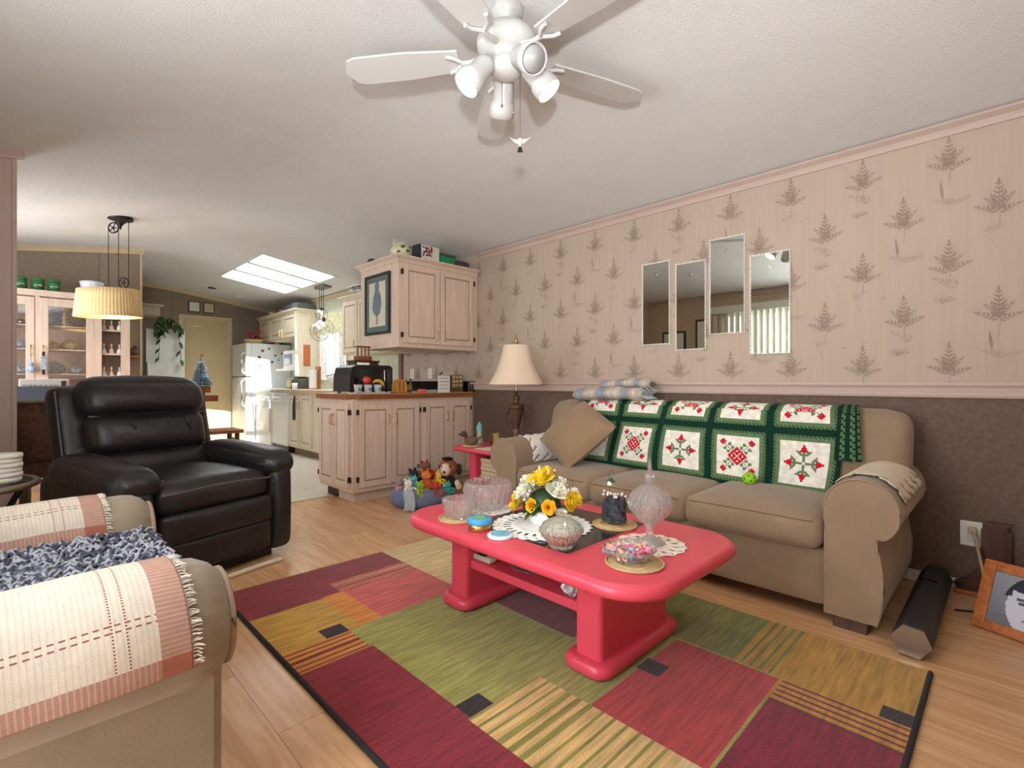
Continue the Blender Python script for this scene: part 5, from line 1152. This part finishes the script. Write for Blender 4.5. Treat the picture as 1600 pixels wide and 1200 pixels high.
# dining table + boxes + chairs
dt = thing('dining_table', 'brown wooden dining table below the pulley pendant', 'table', (.5, 5.5, 0))
MB().box((-.4, 5.05, .71), (1.0, 5.95, .75)).build('table_top', woodb, dt, bevel=.008)
for x in (-.34, .94):
    for y in (5.11, 5.89): MB().box((x-.035, y-.035, 0), (x+.035, y+.035, .71)).build('leg', woodb, dt)
bx_ = thing('carton', 'white printed carton on the dining table behind the swivel chair', 'box', (.15, 5.72, .75))
MB().box((.0, 5.56, .7505), (.30, 5.86, 1.045)).build('box', white_m, bx_, bevel=.004)
for k in range(7): MB().tube([(.02+.032*k+.004*i, 5.559, .99+.012*math.sin(i*1.7+k)) for i in range(6)], .0022, 4).build('print', M('print_grey', (150, 152, 158), .7), bx_)
MB().box((.25, 5.556, .97), (.28, 5.56, 1.03)).build('label', M('label_dark', (70, 72, 78), .7), bx_)
lp = tag(MB().box((0, 0, 0), (.26, .012, .27), T(-.04, 5.38, .7505) @ RX(-.5)).box((.0, -.2, 0), (.26, 0, .014), T(-.04, 5.37, .7505)).build('laptop', M('slate_plastic', (78, 84, 98), .4), bevel=.003), 'dark slate laptop open on the dining table before the carton', 'laptop')
def swivel(x, y, rz, label):
    t = thing('swivel_chair', label, 'chair', (x, y, 0), rz, 'dining swivel chairs', True); fm = M('paisley', (92, 62, 48), .9, var=.35, scale=26); gm = M('grey_metal', (108, 108, 100), .4, .6)
    MB().rbox((0, 0, .45), (.46, .46, .09), .04, 10, (0, 0, .015)).build('seat', fm, t)
    MB().rbox((0, .2, .69), (.42, .06, .40), .03, 10, (0, .01, 0), Matrix(((1, 0, 0, 0), (0, 1, .15, 0), (0, 0, 1, 0), (0, 0, 0, 1)))).build('backrest', fm, t)
    MB().tube([(-.225, .17, .42), (-.225, .2, .62), (-.21, .25, .84), (-.12, .262, .895), (.12, .262, .895), (.21, .25, .84), (.225, .2, .62), (.225, .17, .42)], .012, 8).build('frame', gm, t)
    MB().cyl((0, 0, .08), (0, 0, .40), .03).build('post', gm, t)
    for k in range(4):
        a = PI/4+k*PI/2; c_, s_ = math.cos(a), math.sin(a)
        MB().tube([(0, 0, .10), (.16*c_, .16*s_, .09), (.28*c_, .28*s_, .03)], .016).build('leg', gm, t); MB().tube([(0, 0, .36), (.1*c_, .1*s_, .39), (.19*c_, .19*s_, .405)], .010).build('support', gm, t); MB().sph((.28*c_, .28*s_, .02), .02, 8, 6).build('caster', black, t)
    return t
swivel(.03, 4.62, math.radians(188), 'brown paisley swivel chair with grey metal frame behind black recliner')
tag(MB().grid(lambda u, v: (.09-.12*u, 4.395-.015*v-.004*math.sin(u*9), .80+.06*v+.02*u), 8, 4).build('red_cloth', M('coral_cloth', (214, 82, 84), .8), solid=.004), 'coral red cloth strip on the brown swivel chair back', 'cloth')
# stand with tinsel tree
ts = thing('plant_stand', 'tiered brown wooden stand holding the silver tinsel tree', 'stand', (1.62, 6.5, 0))
for x in (1.45, 1.80):
    for y in (6.35, 6.65): MB().box((x-.02, y-.02, 0), (x+.02, y+.02, .43)).build('leg', woodd, ts)
MB().box((1.36, 6.30, .43), (1.86, 6.70, .47)).build('lower_shelf', woodb, ts, bevel=.006)
MB().box((1.42, 6.45, .47), (1.46, 6.55, .90)).build('post', M('grey_post', (128, 124, 112), .6), ts); MB().box((1.38, 6.40, .80), (1.62, 6.60, .87)).build('middle_tier', woodb, ts, bevel=.006); MB().box((1.36, 6.42, .90), (1.55, 6.58, .975)).build('upper_tier', woodb, ts, bevel=.006); MB().box((1.42, 6.46, .86), (1.5, 6.54, .91)).build('riser', woodd, ts)
tt = thing('tinsel_tree', 'small silver blue tinsel tree with red topper on wooden stand', 'tree', (1.47, 6.5, .976))
mb = MB()
for k in range(420):
    h_ = R.random()**1.3; a = R.uniform(0, 6.28); r = .10*(1-h_)+.012; p = Vector((1.47, 6.5, .99+.32*h_)); mb.tube([p+Vector((.2*r*math.cos(a), .2*r*math.sin(a), 0)), p+Vector((r*math.cos(a), r*math.sin(a), -.02+R.uniform(-.01, .02)))], .004, 3)
o = mb.build('tinsel', M('tinsel', (166, 192, 210), .25, .7, var=.5, scale=60), tt); o['kind'] = 'stuff'
MB().cyl((1.47, 6.5, .976), (1.47, 6.5, 1.3), .006).build('trunk', iron, tt); MB().sph((1.48, 6.5, 1.325), (.02, .014, .012)).build('topper', M('red_top', (170, 50, 44), .5), tt)
for k in range(8): a = k*2.4; h_ = k/8; MB().sph((1.47+(.10*(1-h_)+.01)*math.cos(a), 6.5+(.10*(1-h_)+.01)*math.sin(a), 1.0+.28*h_), .013, 8, 6).build('bauble', [M('bauble_blue', (80, 150, 190), .2, .5), M('bauble_gold', (226, 206, 150), .2, .5)][k % 2], tt)
# small round table at left edge with stacked coasters
rt = thing('round_side_table', 'small round glass topped metal table beside recliner and partition', 'side table', (-.2, 3.08, 0))
MB().lathe([(0, .575), (.25, .575), (.25, .585), (0, .585)], 36, (-.2, 3.08, 0)).build('glass_top', M('smoked_glass', (60, 62, 60), .1), rt); MB().tube([(-.2+.26*math.cos(a*PI/18), 3.08+.26*math.sin(a*PI/18), .58) for a in range(36)], .014, 8, True).build('rim', M('table_metal', (150, 138, 120), .35, .7), rt)
for k in range(3): a = k*2.09+.4; MB().tube([(-.2+.24*math.cos(a), 3.08+.24*math.sin(a), .57), (-.2+.1*math.cos(a), 3.08+.1*math.sin(a), .3), (-.2+.22*math.cos(a), 3.08+.22*math.sin(a), .01)], .012).build('leg', iron, rt)
for k in range(6): tag(MB().lathe([(0, 0), (.07, 0), (.072, .01), (.07, .02), (0, .02)], 24, (-.06+.003*(k % 2), 3.10, .586+.0203*k), lambda a, q: 1+.02*math.sin(a*14)).build('crochet_coaster', whitel), ['lowest', 'second', 'third', 'fourth', 'fifth', 'topmost'][k]+' white crochet coaster of the stack on the round glass table', 'coaster', 'crochet coasters stacked on round table')

# ================================================================= SIDE TABLE ITEMS
SZ = .4855
la = thing('table_lamp', 'bronze urn table lamp with cream bell shade on the red side table', 'lamp', (2.96, 2.93, SZ))
lc = (2.96, 2.93, SZ)
lampm = M('lamp_bronze', (104, 74, 60), .4, .4, var=.35, scale=40)
MB().lathe([(0, 0), (.07, 0), (.072, .02), (.05, .035), (.02, .05), (.022, .10), (.034, .12), (.026, .14)], 28, lc).build('base', M('lamp_rose', (140, 96, 82), .4, .3, var=.2), la)
MB().lathe([(.026, .14), (.03, .17), (.05, .24), (.062, .30), (.064, .315), (.072, .32), (.074, .335), (.066, .345), (.03, .355), (.02, .375), (.035, .40), (.036, .412), (.014, .42), (.012, .46), (0, .46)], 28, lc).build('urn', lampm, la)
for sg in (-1, 1): MB().tube([(lc[0]+sg*.71*.062, lc[1]-sg*.70*.062, SZ+.30), (lc[0]+sg*.71*.075, lc[1]-sg*.70*.075, SZ+.25), (lc[0]+sg*.71*.06, lc[1]-sg*.70*.06, SZ+.19), (lc[0]+sg*.71*.032, lc[1]-sg*.70*.032, SZ+.16)], .006).build('handle', lampm, la)
MB().lathe([(.234, .512), (.220, .535), (.178, .61), (.145, .69), (.123, .77), (.111, .835), (.105, .845)], 40, lc, lambda a, k: 1-.025*abs(math.sin(a*4))).build('lamp_shade', M('shade_cream', (236, 214, 190), .9, var=.03, bump=.1, bscale=120), la, solid=.003)
MB().tube([(lc[0]+.228*math.cos(a*PI/20), lc[1]+.228*math.sin(a*PI/20), SZ+.514) for a in range(40)], .005, 5, True).build('shade_trim', trim_m, la)
MB().cyl((lc[0], lc[1], SZ+.46), (lc[0], lc[1], SZ+.86), .006).build('harp', brass, la); MB().lathe([(.012, .845), (.008, .86), (.016, .87), (.012, .885), (.014, .895), (0, .90)], 12, lc).build('finial', brass, la)
MB().tube([(lc[0]-.105, lc[1]+.105, SZ+.84), (lc[0], lc[1], SZ+.842), (lc[0]+.07, lc[1]-.07, SZ+.84)], .003).build('spider', brass, la)
dk_ = thing('duck_figurine', 'brown carved duck figurine on wooden coaster on red side table', 'figurine', (2.68, 3.2, SZ))
dm = M('duck_brown', (112, 86, 62), .6, var=.4, scale=30)
MB().lathe([(0, 0), (.075, 0), (.078, .008), (0, .01)], 24, (2.68, 3.18, SZ)).build('base', straw, dk_)
MB().sph((2.68, 3.18, SZ+.045), (.06, .04, .036), 14, 8, RZ(-.6)).build('body', dm, dk_)
MB().tube([(2.655, 3.205, SZ+.06), (2.645, 3.215, SZ+.085), (2.635, 3.225, SZ+.10)], [.022, .016, .024], 8).sph((2.635, 3.225, SZ+.102), .026, 10, 8).build('head', M('duck_head', (86, 62, 46), .6, var=.4, scale=30), dk_); MB().sph((2.612, 3.24, SZ+.098), (.02, .012, .006), 8, 5, RZ(-.6)).build('beak', black, dk_)
MB().sph((2.735, 3.15, SZ+.065), (.03, .015, .012), 8, 5, RZ(-.5) @ RY(-.4)).build('tail', dm, dk_)
gn = thing('statue_figurine', 'small turquoise hooded statue figurine standing by the lamp', 'figurine', (2.86, 3.24, SZ))
MB().lathe([(0, 0), (.04, 0), (.036, .012), (.026, .05), (.022, .09), (.026, .12), (.014, .14), (0, .145)], 16, (2.84, 3.26, SZ)).build('robe', M('robe', (164, 178, 140), .5, var=.2, scale=40), gn); MB().lathe([(.028, .115), (.03, .14), (.018, .165), (.004, .19), (0, .19)], 14, (2.84, 3.26, SZ)).build('hood', M('turquoise', (110, 178, 172), .5), gn)
bkf = thing('gold_stand', 'small gold edged stand frame on red side table next to lamp', 'stand', (2.93, 3.08, SZ)); MB().box((2.82, 3.075, SZ), (2.90, 3.085, SZ+.10)).build('board', M('tan_card', (206, 182, 120), .5, var=.25, scale=25), bkf)
for x in (2.82, 2.897): MB().box((x-.004, 3.07, SZ), (x+.004, 3.09, SZ+.105)).build('edge', brass, bkf)
tag(MB().grid(lambda u, v: (2.585+.26*u, 2.80+.24*v, SZ+.002), 12, 12, True, lambda i, j: not ((i*3+j*5) % 7 == 0)).build('lace_runner', cream, solid=.002), 'small cream lace mat at the edge of the red side table', 'doily')
for k in range(5):
    z = .2205+.0345*k; t = thing('paperback', ['lowest', 'second', 'middle', 'fourth', 'topmost'][k]+' paperback of the stack on the red side table shelf', 'book', (2.82, 2.98, z), 0, 'books on side table shelf')
    MB().box((2.73, 2.90, z), (2.93, 3.12-.008*(k % 2), z+.034)).build('pages', M('book_pages', (214, 190, 150), .8), t); MB().box((2.728, 2.897, z+.030), (2.932, 3.122, z+.0342)).build('cover', M('bookcover%d' % (k % 3), [(150, 120, 84), (96, 84, 70), (170, 150, 120)][k % 3], .6), t)
tag(MB().box((2.66, 2.90, .2205), (2.725, 3.12, .232)).build('magazine', paper), 'white magazine on the shelf in front of paperbacks', 'magazine')

# ================================================================= TOY BASKET
tbk = thing('toy_bed', 'blue grey fabric pet bed filled with plush toys by cabinet', 'pet bed', (2.42, 3.56, 0))
tm = M('bed_blue', (112, 122, 150), .9, var=.1, scale=14, bump=.1)
MB().lathe([(0, 0), (.25, 0), (.29, .03), (.30, .09), (.27, .145), (.23, .15), (.20, .10), (.19, .05), (0, .04)], 36, (2.42, 3.50, 0), lambda a, k: 1+.02*math.sin(a*5), True, .92, .78).build('bolster', tm, tbk)
MB().grid(lambda u, v: (2.16+.06*u-.02*v, 3.40-.06*u-.045*math.sin(v*2.2), .15-.15*v+.01*math.sin(u*3)), 6, 12).build('hanging_strap', M('strap', (170, 176, 182), .9, var=.2, scale=60), tbk, solid=.008)
def plush(label, c, body, head, s=1., limbs=None, extra=None):
    t = thing('plush_toy', label, 'plush toy', c); c = Vector(c)
    bm1 = M('plush_'+'_'.join(map(str, body)), body, .95, var=.15, scale=50, bump=.3, bscale=120); hm1 = M('plush_'+'_'.join(map(str, head)), head, .95, var=.15, scale=50, bump=.3, bscale=120)
    MB().sph(c+Vector((0, 0, .045*s)), (.05*s, .048*s, .052*s), 12, 8).build('body', bm1, t)
    h_ = MB().sph(c+Vector((-.008*s, -.01*s, .115*s)), (.042*s, .042*s, .038*s), 12, 8).build('head', hm1, t)
    for sg in (-1, 1):
        MB().sph(c+Vector((-.008*s+sg*.028*s, .01*s, .15*s)), (.014*s, .010*s, .018*s), 8, 6).build('ear', bm1, h_)
        MB().sph(c+Vector((-.024*s+sg*.012*s, -.045*s, .122*s)), .0045*s, 6, 5).build('eye', black, h_)
        MB().tube([c+Vector((sg*.04*s, -.02*s, .07*s)), c+Vector((sg*.065*s, -.05*s, .05*s)), c+Vector((sg*.06*s, -.075*s, .035*s))], .015*s, 6).build('arm', bm1, t)
        MB().tube([c+Vector((sg*.02*s, -.03*s, .025*s)), c+Vector((sg*.035*s, -.075*s, .022*s))], .017*s, 6).build('leg', bm1, t)
    MB().sph(c+Vector((-.015*s, -.045*s, .108*s)), (.016*s, .014*s, .011*s), 8, 6).build('muzzle', hm1, h_)
    return t
big = thing('plush_dog', 'large brown and white plush dog seated in pet bed', 'plush toy', (2.62, 3.43, .08))
bc = Vector((2.60, 3.40, .08)); br = M('plush_brown', (150, 98, 54), .95, var=.2, scale=40, bump=.3, bscale=120); dkb = M('plush_dark', (52, 40, 36), .95, var=.2, scale=40); wp = M('plush_cream', (230, 208, 190), .95, var=.08, scale=40)
MB().sph(bc+Vector((0, 0, .07)), (.07, .07, .085), 14, 10).build('body', dkb, big); h_ = MB().sph(bc+Vector((.01, 0, .205)), (.085, .075, .075), 16, 10).build('head', br, big)
MB().sph(bc+Vector((-.045, -.03, .20)), (.045, .05, .055), 12, 8).build('face_patch', wp, h_); MB().sph(bc+Vector((-.082, -.062, .188)), (.013, .012, .010), 10, 6).build('nose', dkb, h_)
for ex, ey in ((-.078, -.028), (-.032, -.074)): MB().sph(bc+Vector((ex, ey, .228)), .0085, 8, 6).build('eye', black, h_); MB().sph(bc+Vector((.0, .0, .285)), (.05, .05, .016), 10, 6).build('crown_tuft', dkb, h_)
for sg in (-1, 1): MB().sph(bc+Vector((.025+sg*.056, -sg*.054, .19)), (.014, .026, .05), 10, 8, RZ(.78)).build('ear', dkb, h_); MB().tube([bc+Vector((sg*.04, -.05-sg*.03, .09)), bc+Vector((sg*.05-.03, -.10-sg*.03, .06))], .026, 8).build('arm', wp, big)
for lb, dx, dy, dz, b_, hd, s in (('red capped plush monkey on top of toy pile', .0, -.02, .21, (176, 20, 28), (120, 84, 66), .85), ('grey plush owl low at back of toy pile', .06, .10, .13, (110, 96, 84), (140, 124, 108), 1.), ('orange plush fox in the middle of toy pile', -.03, -.07, .13, (206, 104, 44), (220, 130, 60), .95),
        ('black plush cat behind orange fox', -.08, .02, .15, (34, 32, 34), (46, 44, 46), .85), ('lime green plush frog hanging at front of toy pile', -.12, -.12, .10, (170, 190, 50), (150, 180, 60), .7), ('white plush lamb draped over pet bed rim', -.18, -.06, .11, (232, 226, 214), (238, 234, 224), .75), ('teal plush bird beside white lamb', -.11, -.03, .15, (84, 166, 190), (110, 180, 196), .6),
        ('yellow plush duck next to red capped monkey', .06, -.10, .16, (236, 192, 40), (240, 200, 60), .6), ('cream plush rabbit beside the brown dog', .09, -.05, .12, (222, 196, 170), (228, 204, 180), .9), ('brown and red plush bear lying at front of pet bed', -.01, -.16, .09, (170, 90, 60), (200, 60, 52), .65), ('turquoise plush turtle in front of brown dog', .10, -.16, .09, (60, 166, 150), (70, 180, 160), .6), ('pink and grey plush pig at end of pet bed', -.20, .03, .12, (206, 150, 150), (160, 130, 140), .6)):
    plush(lb, (2.43+dx*1.1, 3.50+dy*1.15, dz*1.0), b_, hd, s*1.08)
tag(MB().tube([(2.36, 3.235, .018), (2.48, 3.22, .018), (2.56, 3.215, .018)], .017, 8).build('magenta_toy', M('magenta_rubber', (196, 24, 116), .5)), 'magenta rubber chew toy on the floor before pet bed', 'toy')
tag(MB().sph((2.68, 3.22, .032), (.05, .04, .032), 12, 8).build('green_toy', M('green_rubber', (60, 156, 70), .5)), 'green rubber toy on floor in front of plush dog', 'toy')

# ================================================================= CEILING FAN
FX, FY, FZ = 1.43, 1.47, 2.375
fan = thing('ceiling_fan', 'white five blade ceiling fan with four spot lights', 'ceiling fan', (FX, FY, FZ))
fcx = Vector((FX, FY, 0))
MB().lathe([(0, cz(FX)+.01), (.07, cz(FX)+.01), (.065, cz(FX)-.03), (.02, cz(FX)-.05), (.02, FZ+.10), (.05, FZ+.095), (.11, FZ+.075), (.125, FZ+.045), (.12, FZ+.015), (.08, FZ-.005), (.05, FZ-.01), (.05, FZ-.03), (.066, FZ-.035), (.066, FZ-.075), (.05, FZ-.09), (.02, FZ-.10), (0, FZ-.10)], 36, fcx).build('motor', fanw, fan)
for k in range(5):
    a = math.radians(54+72*k); d = Vector((math.cos(a), math.sin(a), 0)); n_ = Vector((-math.sin(a), math.cos(a), 0))
    out = []
    for t in [i/16 for i in range(17)]:
        r_ = .20+.51*t; hw = .052+.02*min(1, t*2.2)
        if t > .86: hw *= math.sqrt(max(0, 1-((t-.86)/.14)**2))
        out.append((r_, hw))
    poly = [(r_, h_) for r_, h_ in out]+[(r_, -h_) for r_, h_ in reversed(out[:-1])]
    vs = []
    for z in (.0, .008):
        for r_, h_ in poly: vs.append(fcx+d*r_+n_*h_+Vector((0, 0, FZ-.012+z+h_*.14)))
    n = len(poly); bl_ = MB()._add(vs, [(i, (i+1) % n, n+(i+1) % n, n+i) for i in range(n)]+[tuple(range(n-1, -1, -1)), tuple(range(n, 2*n))]).build('blade', fanw, fan)
    zb = FZ-.02
    MB().tube([fcx+d*.09+Vector((0, 0, zb+.02)), fcx+d*.15+Vector((0, 0, zb)), fcx+d*.19+Vector((0, 0, zb))], .011).tube([fcx+d*.185+Vector((0, 0, zb)), fcx+d*.22+n_*.035+Vector((0, 0, zb+.002)), fcx+d*.25+n_*.045+Vector((0, 0, zb+.004))], .009).tube([fcx+d*.185+Vector((0, 0, zb)), fcx+d*.22-n_*.035+Vector((0, 0, zb-.004)), fcx+d*.25-n_*.045+Vector((0, 0, zb-.006))], .009).build('blade_bracket', fanw, bl_)
hub = fcx+Vector((0, 0, FZ-.055))
camd = Vector((-.70, -.71, 0)); camr = Vector((.71, -.70, 0))
for k, (d, lit) in enumerate(((-camr*.9+camd*.35, 1), (-camd-camr*.15, 1), (camr*.85+camd*.12, 1), (camd+camr*.6, 0))):
    d = d.normalized(); ax = (d*.62+Vector((0, 0, -.78))).normalized() if lit else (d*.82+Vector((0, 0, -.55))).normalized(); p0 = hub+d*.085; q = ax.to_track_quat('Z', 'Y').to_matrix().to_4x4() @ Matrix.Scale(1.16, 4)
    sp2 = MB().lathe([(.0, -.01), (.026, -.005), (.036, .015), (.038, .07), (.046, .082), (.048, .125), (.044, .125), (.041, .085), (.030, .07), (0, .06)], 24).xf(T(*p0) @ q).build('spot_lamp', fanw, fan)
    MB().tube([hub+d*.04, p0+ax*.005], .012).build('swivel_arm', fanw, sp2)
    MB().lathe([(0, .075), (.03, .08), (.040, .11), (.040, .124), (0, .132)], 20).xf(T(*p0) @ q).build('bulb', warm if lit else M('unlit_bulb', (176, 178, 178), .3), sp2)
    if lit: light('fan_spot', 'SPOT', p0+ax*.165, 7, (1, .86, .70), spot_size=2.3, spot_blend=.6, shadow_soft_size=.03, dir=ax)
for k, o_ in enumerate((-.022, .028)): MB().tube([hub+camr*o_-camd*.06+Vector((0, 0, -.02)), hub+camr*o_-camd*.06+Vector((0, 0, -.12-.03*k))], .0016, 5).sph(hub+camr*o_-camd*.06+Vector((0, 0, -.125-.03*k)), .006, 8, 6).build('pull_chain', chrome, fan)
pb = hub+camr*.055-camd*.02
ch = MB().tube([pb, pb+Vector((0, 0, -.29))], .0015, 5).build('bird_chain', brass, fan)
zb = pb+Vector((0, 0, -.30)); bd = MB().sph(zb, (.009, .009, .02), 10, 8).build('bird_pull', M('bird_white', (226, 206, 190), .5), fan)
for sg in (-1, 1): MB()._add([zb+camr*sg*.004+Vector((0, 0, .012)), zb+camr*sg*.028+Vector((0, 0, .012)), zb+camr*sg*.045+Vector((0, 0, .022)), zb+camr*sg*.022+Vector((0, 0, -.002)), zb+camr*sg*.006+Vector((0, 0, -.008))], [(0, 1, 2, 3, 4)]).build('wing', M('bird_white', (226, 206, 190)), bd, solid=.003)
MB().prism([(-.004, 0), (.004, 0), (.012, -.028), (-.012, -.028)], 1, -.0015, .0015).xf(T(*(zb+Vector((0, 0, -.014)))) @ RZ(-math.radians(44.8))).build('tail', iron, bd)

# ================================================================= MIRRORS
beadm = M('bead', (246, 242, 234), .2)
for k, (y0, y1, z0, z1, lb) in enumerate(((1.716, 1.93, 1.293, 1.885, 'narrow beaded wall mirror nearest the lamp, low in the group'), (1.456, 1.667, 1.245, 1.845, 'narrow beaded wall mirror hung lower between its neighbours'), (1.202, 1.425, 1.339, 1.965, 'narrow beaded wall mirror hung highest of the four'), (.939, 1.167, 1.197, 1.815, 'narrow beaded wall mirror reflecting the vertical blinds, lowest bottom edge'))):
    t = thing('wall_mirror', lb, 'mirror', (W, (y0+y1)/2, z0), 0, 'beaded wall mirrors above the sofa')
    MB().box((W-.010, y0, z0), (W-.0006, y1, z1)).build('glass', mirror, t)
    mb = MB(); st_ = .0135
    ny = int((y1-y0)/st_); nz = int((z1-z0)/st_)
    for i in range(ny+1):
        for z in (z0, z1): mb.sph((W-.010, y0+(y1-y0)*i/ny, z), .006, 6, 4)
    for i in range(1, nz):
        for y in (y0, y1): mb.sph((W-.010, y, z0+(z1-z0)*i/nz), .006, 6, 4)
    o = mb.build('beaded_edge', beadm, t); o['kind'] = 'stuff'
    MB().cyl((W-.010, (y0+y1)/2, z1-.085), (W-.018, (y0+y1)/2, z1-.085), .011).build('screw_cap', chrome, t)

# ================================================================= FLOOR ITEMS AT THE RIGHT
ot = thing('outlet', 'white wall outlet with tan plug on the brown wainscot', 'outlet', (W, .14, .24))
MB().box((W-.017, .10, .225), (W-.010, .18, .345)).build('plate', white_m, ot, bevel=.003)
for z in (.262, .308): MB().cyl((W-.017, .14, z), (W-.020, .14, z), .017).build('socket', M('socket_face', (214, 212, 206)), ot)
pg = thing('electrical_lead', 'tan power cord running from the outlet plug to the floor', 'cord', (W-.05, .1, 0))
MB().rbox((W-.032, .135, .308), (.026, .028, .03), .006, 5).build('plug', M('tan_plug', (190, 176, 146), .5), pg)
MB().tube([(W-.04, .13, .305), (W-.09, .115, .24), (W-.20, .085, .12), (W-.29, .05, .03), (W-.33, .03, .01)], .0065).build('cable', M('tan_cord', (176, 154, 124), .5), pg)
bs = thing('wooden_bracket', 'dark red wooden scroll shelf bracket leaning on wainscot below outlet', 'bracket', (W-.05, .04, 0))
MB().prism([(.185, 0), (.20, .05), (.15, .085), (.115, .13), (.105, .20), (.105, .32), (.085, .335), (.095, .36), (-.005, .36), (.02, .335), (.0, .32), (.0, 0)], 0, W-.05, W-.025).build('board', woodd, bs, bevel=.004)
MB().box((W-.075, -.03, .0), (W-.05, .20, .02)).build('rail', woodo, bs, bevel=.003); MB().prism([(.05, .02), (.02, .035), (.035, .02), (.09, .02)], 0, W-.052, W-.049).build('cutout', M('hole_pale', (190, 170, 150), .7), bs)
m = T(2.765, -.065, .003) @ RZ(math.radians(-22)) @ RY(math.radians(24))
pf = thing('portrait_picture', 'orange wood frame with black and white portrait photo leaning on floor', 'picture', (2.765, -.065, 0))
fw, fh = .40, .285
mb = MB()
for a in ((-fw/2, -fw/2+.04, 0, fh), (fw/2-.04, fw/2, 0, fh), (-fw/2+.04, fw/2-.04, 0, .04), (-fw/2+.04, fw/2-.04, fh-.04, fh)): mb.box((-.009, a[0], a[2]), (.009, a[1], a[3]), m)
mb.build('frame', woodo, pf, bevel=.003)
MB().box((.0, -fw/2+.035, .035), (.005, fw/2-.035, fh-.035), m).build('backing', black, pf)
# portrait raster (generic)
GN = 84; GM = 56
def face(i, j):
    x = (i+.5)/GN; y = (j+.5)/GM           # x from the outlet side to the other, y up
    X = (x-.40)/.24; Y = (y-.44)/.50
    g = 150+30*(y-.5)-30*abs(x-.5)
    if y < .20+.10*(1-abs(x-.42)*3): g = 120 if abs(x-.42) > .06 else 196
    r2 = X*X+Y*Y
    if r2 < 1.0:
        g = 214-26*max(0, X)
        if Y > .62+.10*math.sin(X*3): g = 58
        if Y > .3 and abs(X) > .8: g = 66
        if abs(Y-.24) < .045 and .22 < abs(X) < .62: g = 96
        if abs(Y-.10) < .05 and .26 < abs(X) < .54: g = 90
        if abs(X-.02) < .06 and -.24 < Y < .1: g = 188
        if abs(X) < .16 and abs(Y+.27) < .03: g = 140
        if abs(X) < .30 and abs(Y+.50+.1*X*X) < .035: g = 128
    elif r2 < 1.3 and Y > .25: g = 52
    return (int(g*.96), int(g*.96), int(min(255, g*1.02)))
MB().grid(lambda u, v: m @ Vector((-.0012, fw/2-.038-u*(fw-.076), .038+v*(fh-.076))), GN, GM, False, None, face).build('photograph', Mattr('photo_print', .35, None, 0, 10, .02), pf)
MB().box((.07, -.02, 0), (.085, .02, .19), T(2.765, -.065, 0) @ RZ(math.radians(-22)) @ RY(math.radians(-12))).build('strut', black, pf)
cd = thing('crochet_doll', 'cream crochet lace skirt doll standing behind the photo frame', 'doll', (3.05, -.16, 0))
MB().lathe([(0, 0), (.13, 0), (.135, .02), (.10, .16), (.06, .28), (.03, .34), (0, .345)], 30, (3.05, -.17, 0), lambda a, k: 1+.05*math.sin(a*9)).build('skirt', cream, cd); MB().sph((3.05, -.17, .40), .05).build('head', wp, cd); MB().lathe([(.045, .0), (.06, .02), (.03, .06), (0, .065)], 18, (3.05, -.17, .42)).build('hat', cream, cd)
tag(MB().box((0, 0, 0), (.02, .10, .16), T(3.17, -.075, .0) @ RZ(.2)).build('green_book', M('green_pattern', (84, 104, 96), .7, var=.5, scale=60), bevel=.003), 'small dark green patterned book leaning behind crochet doll', 'book')
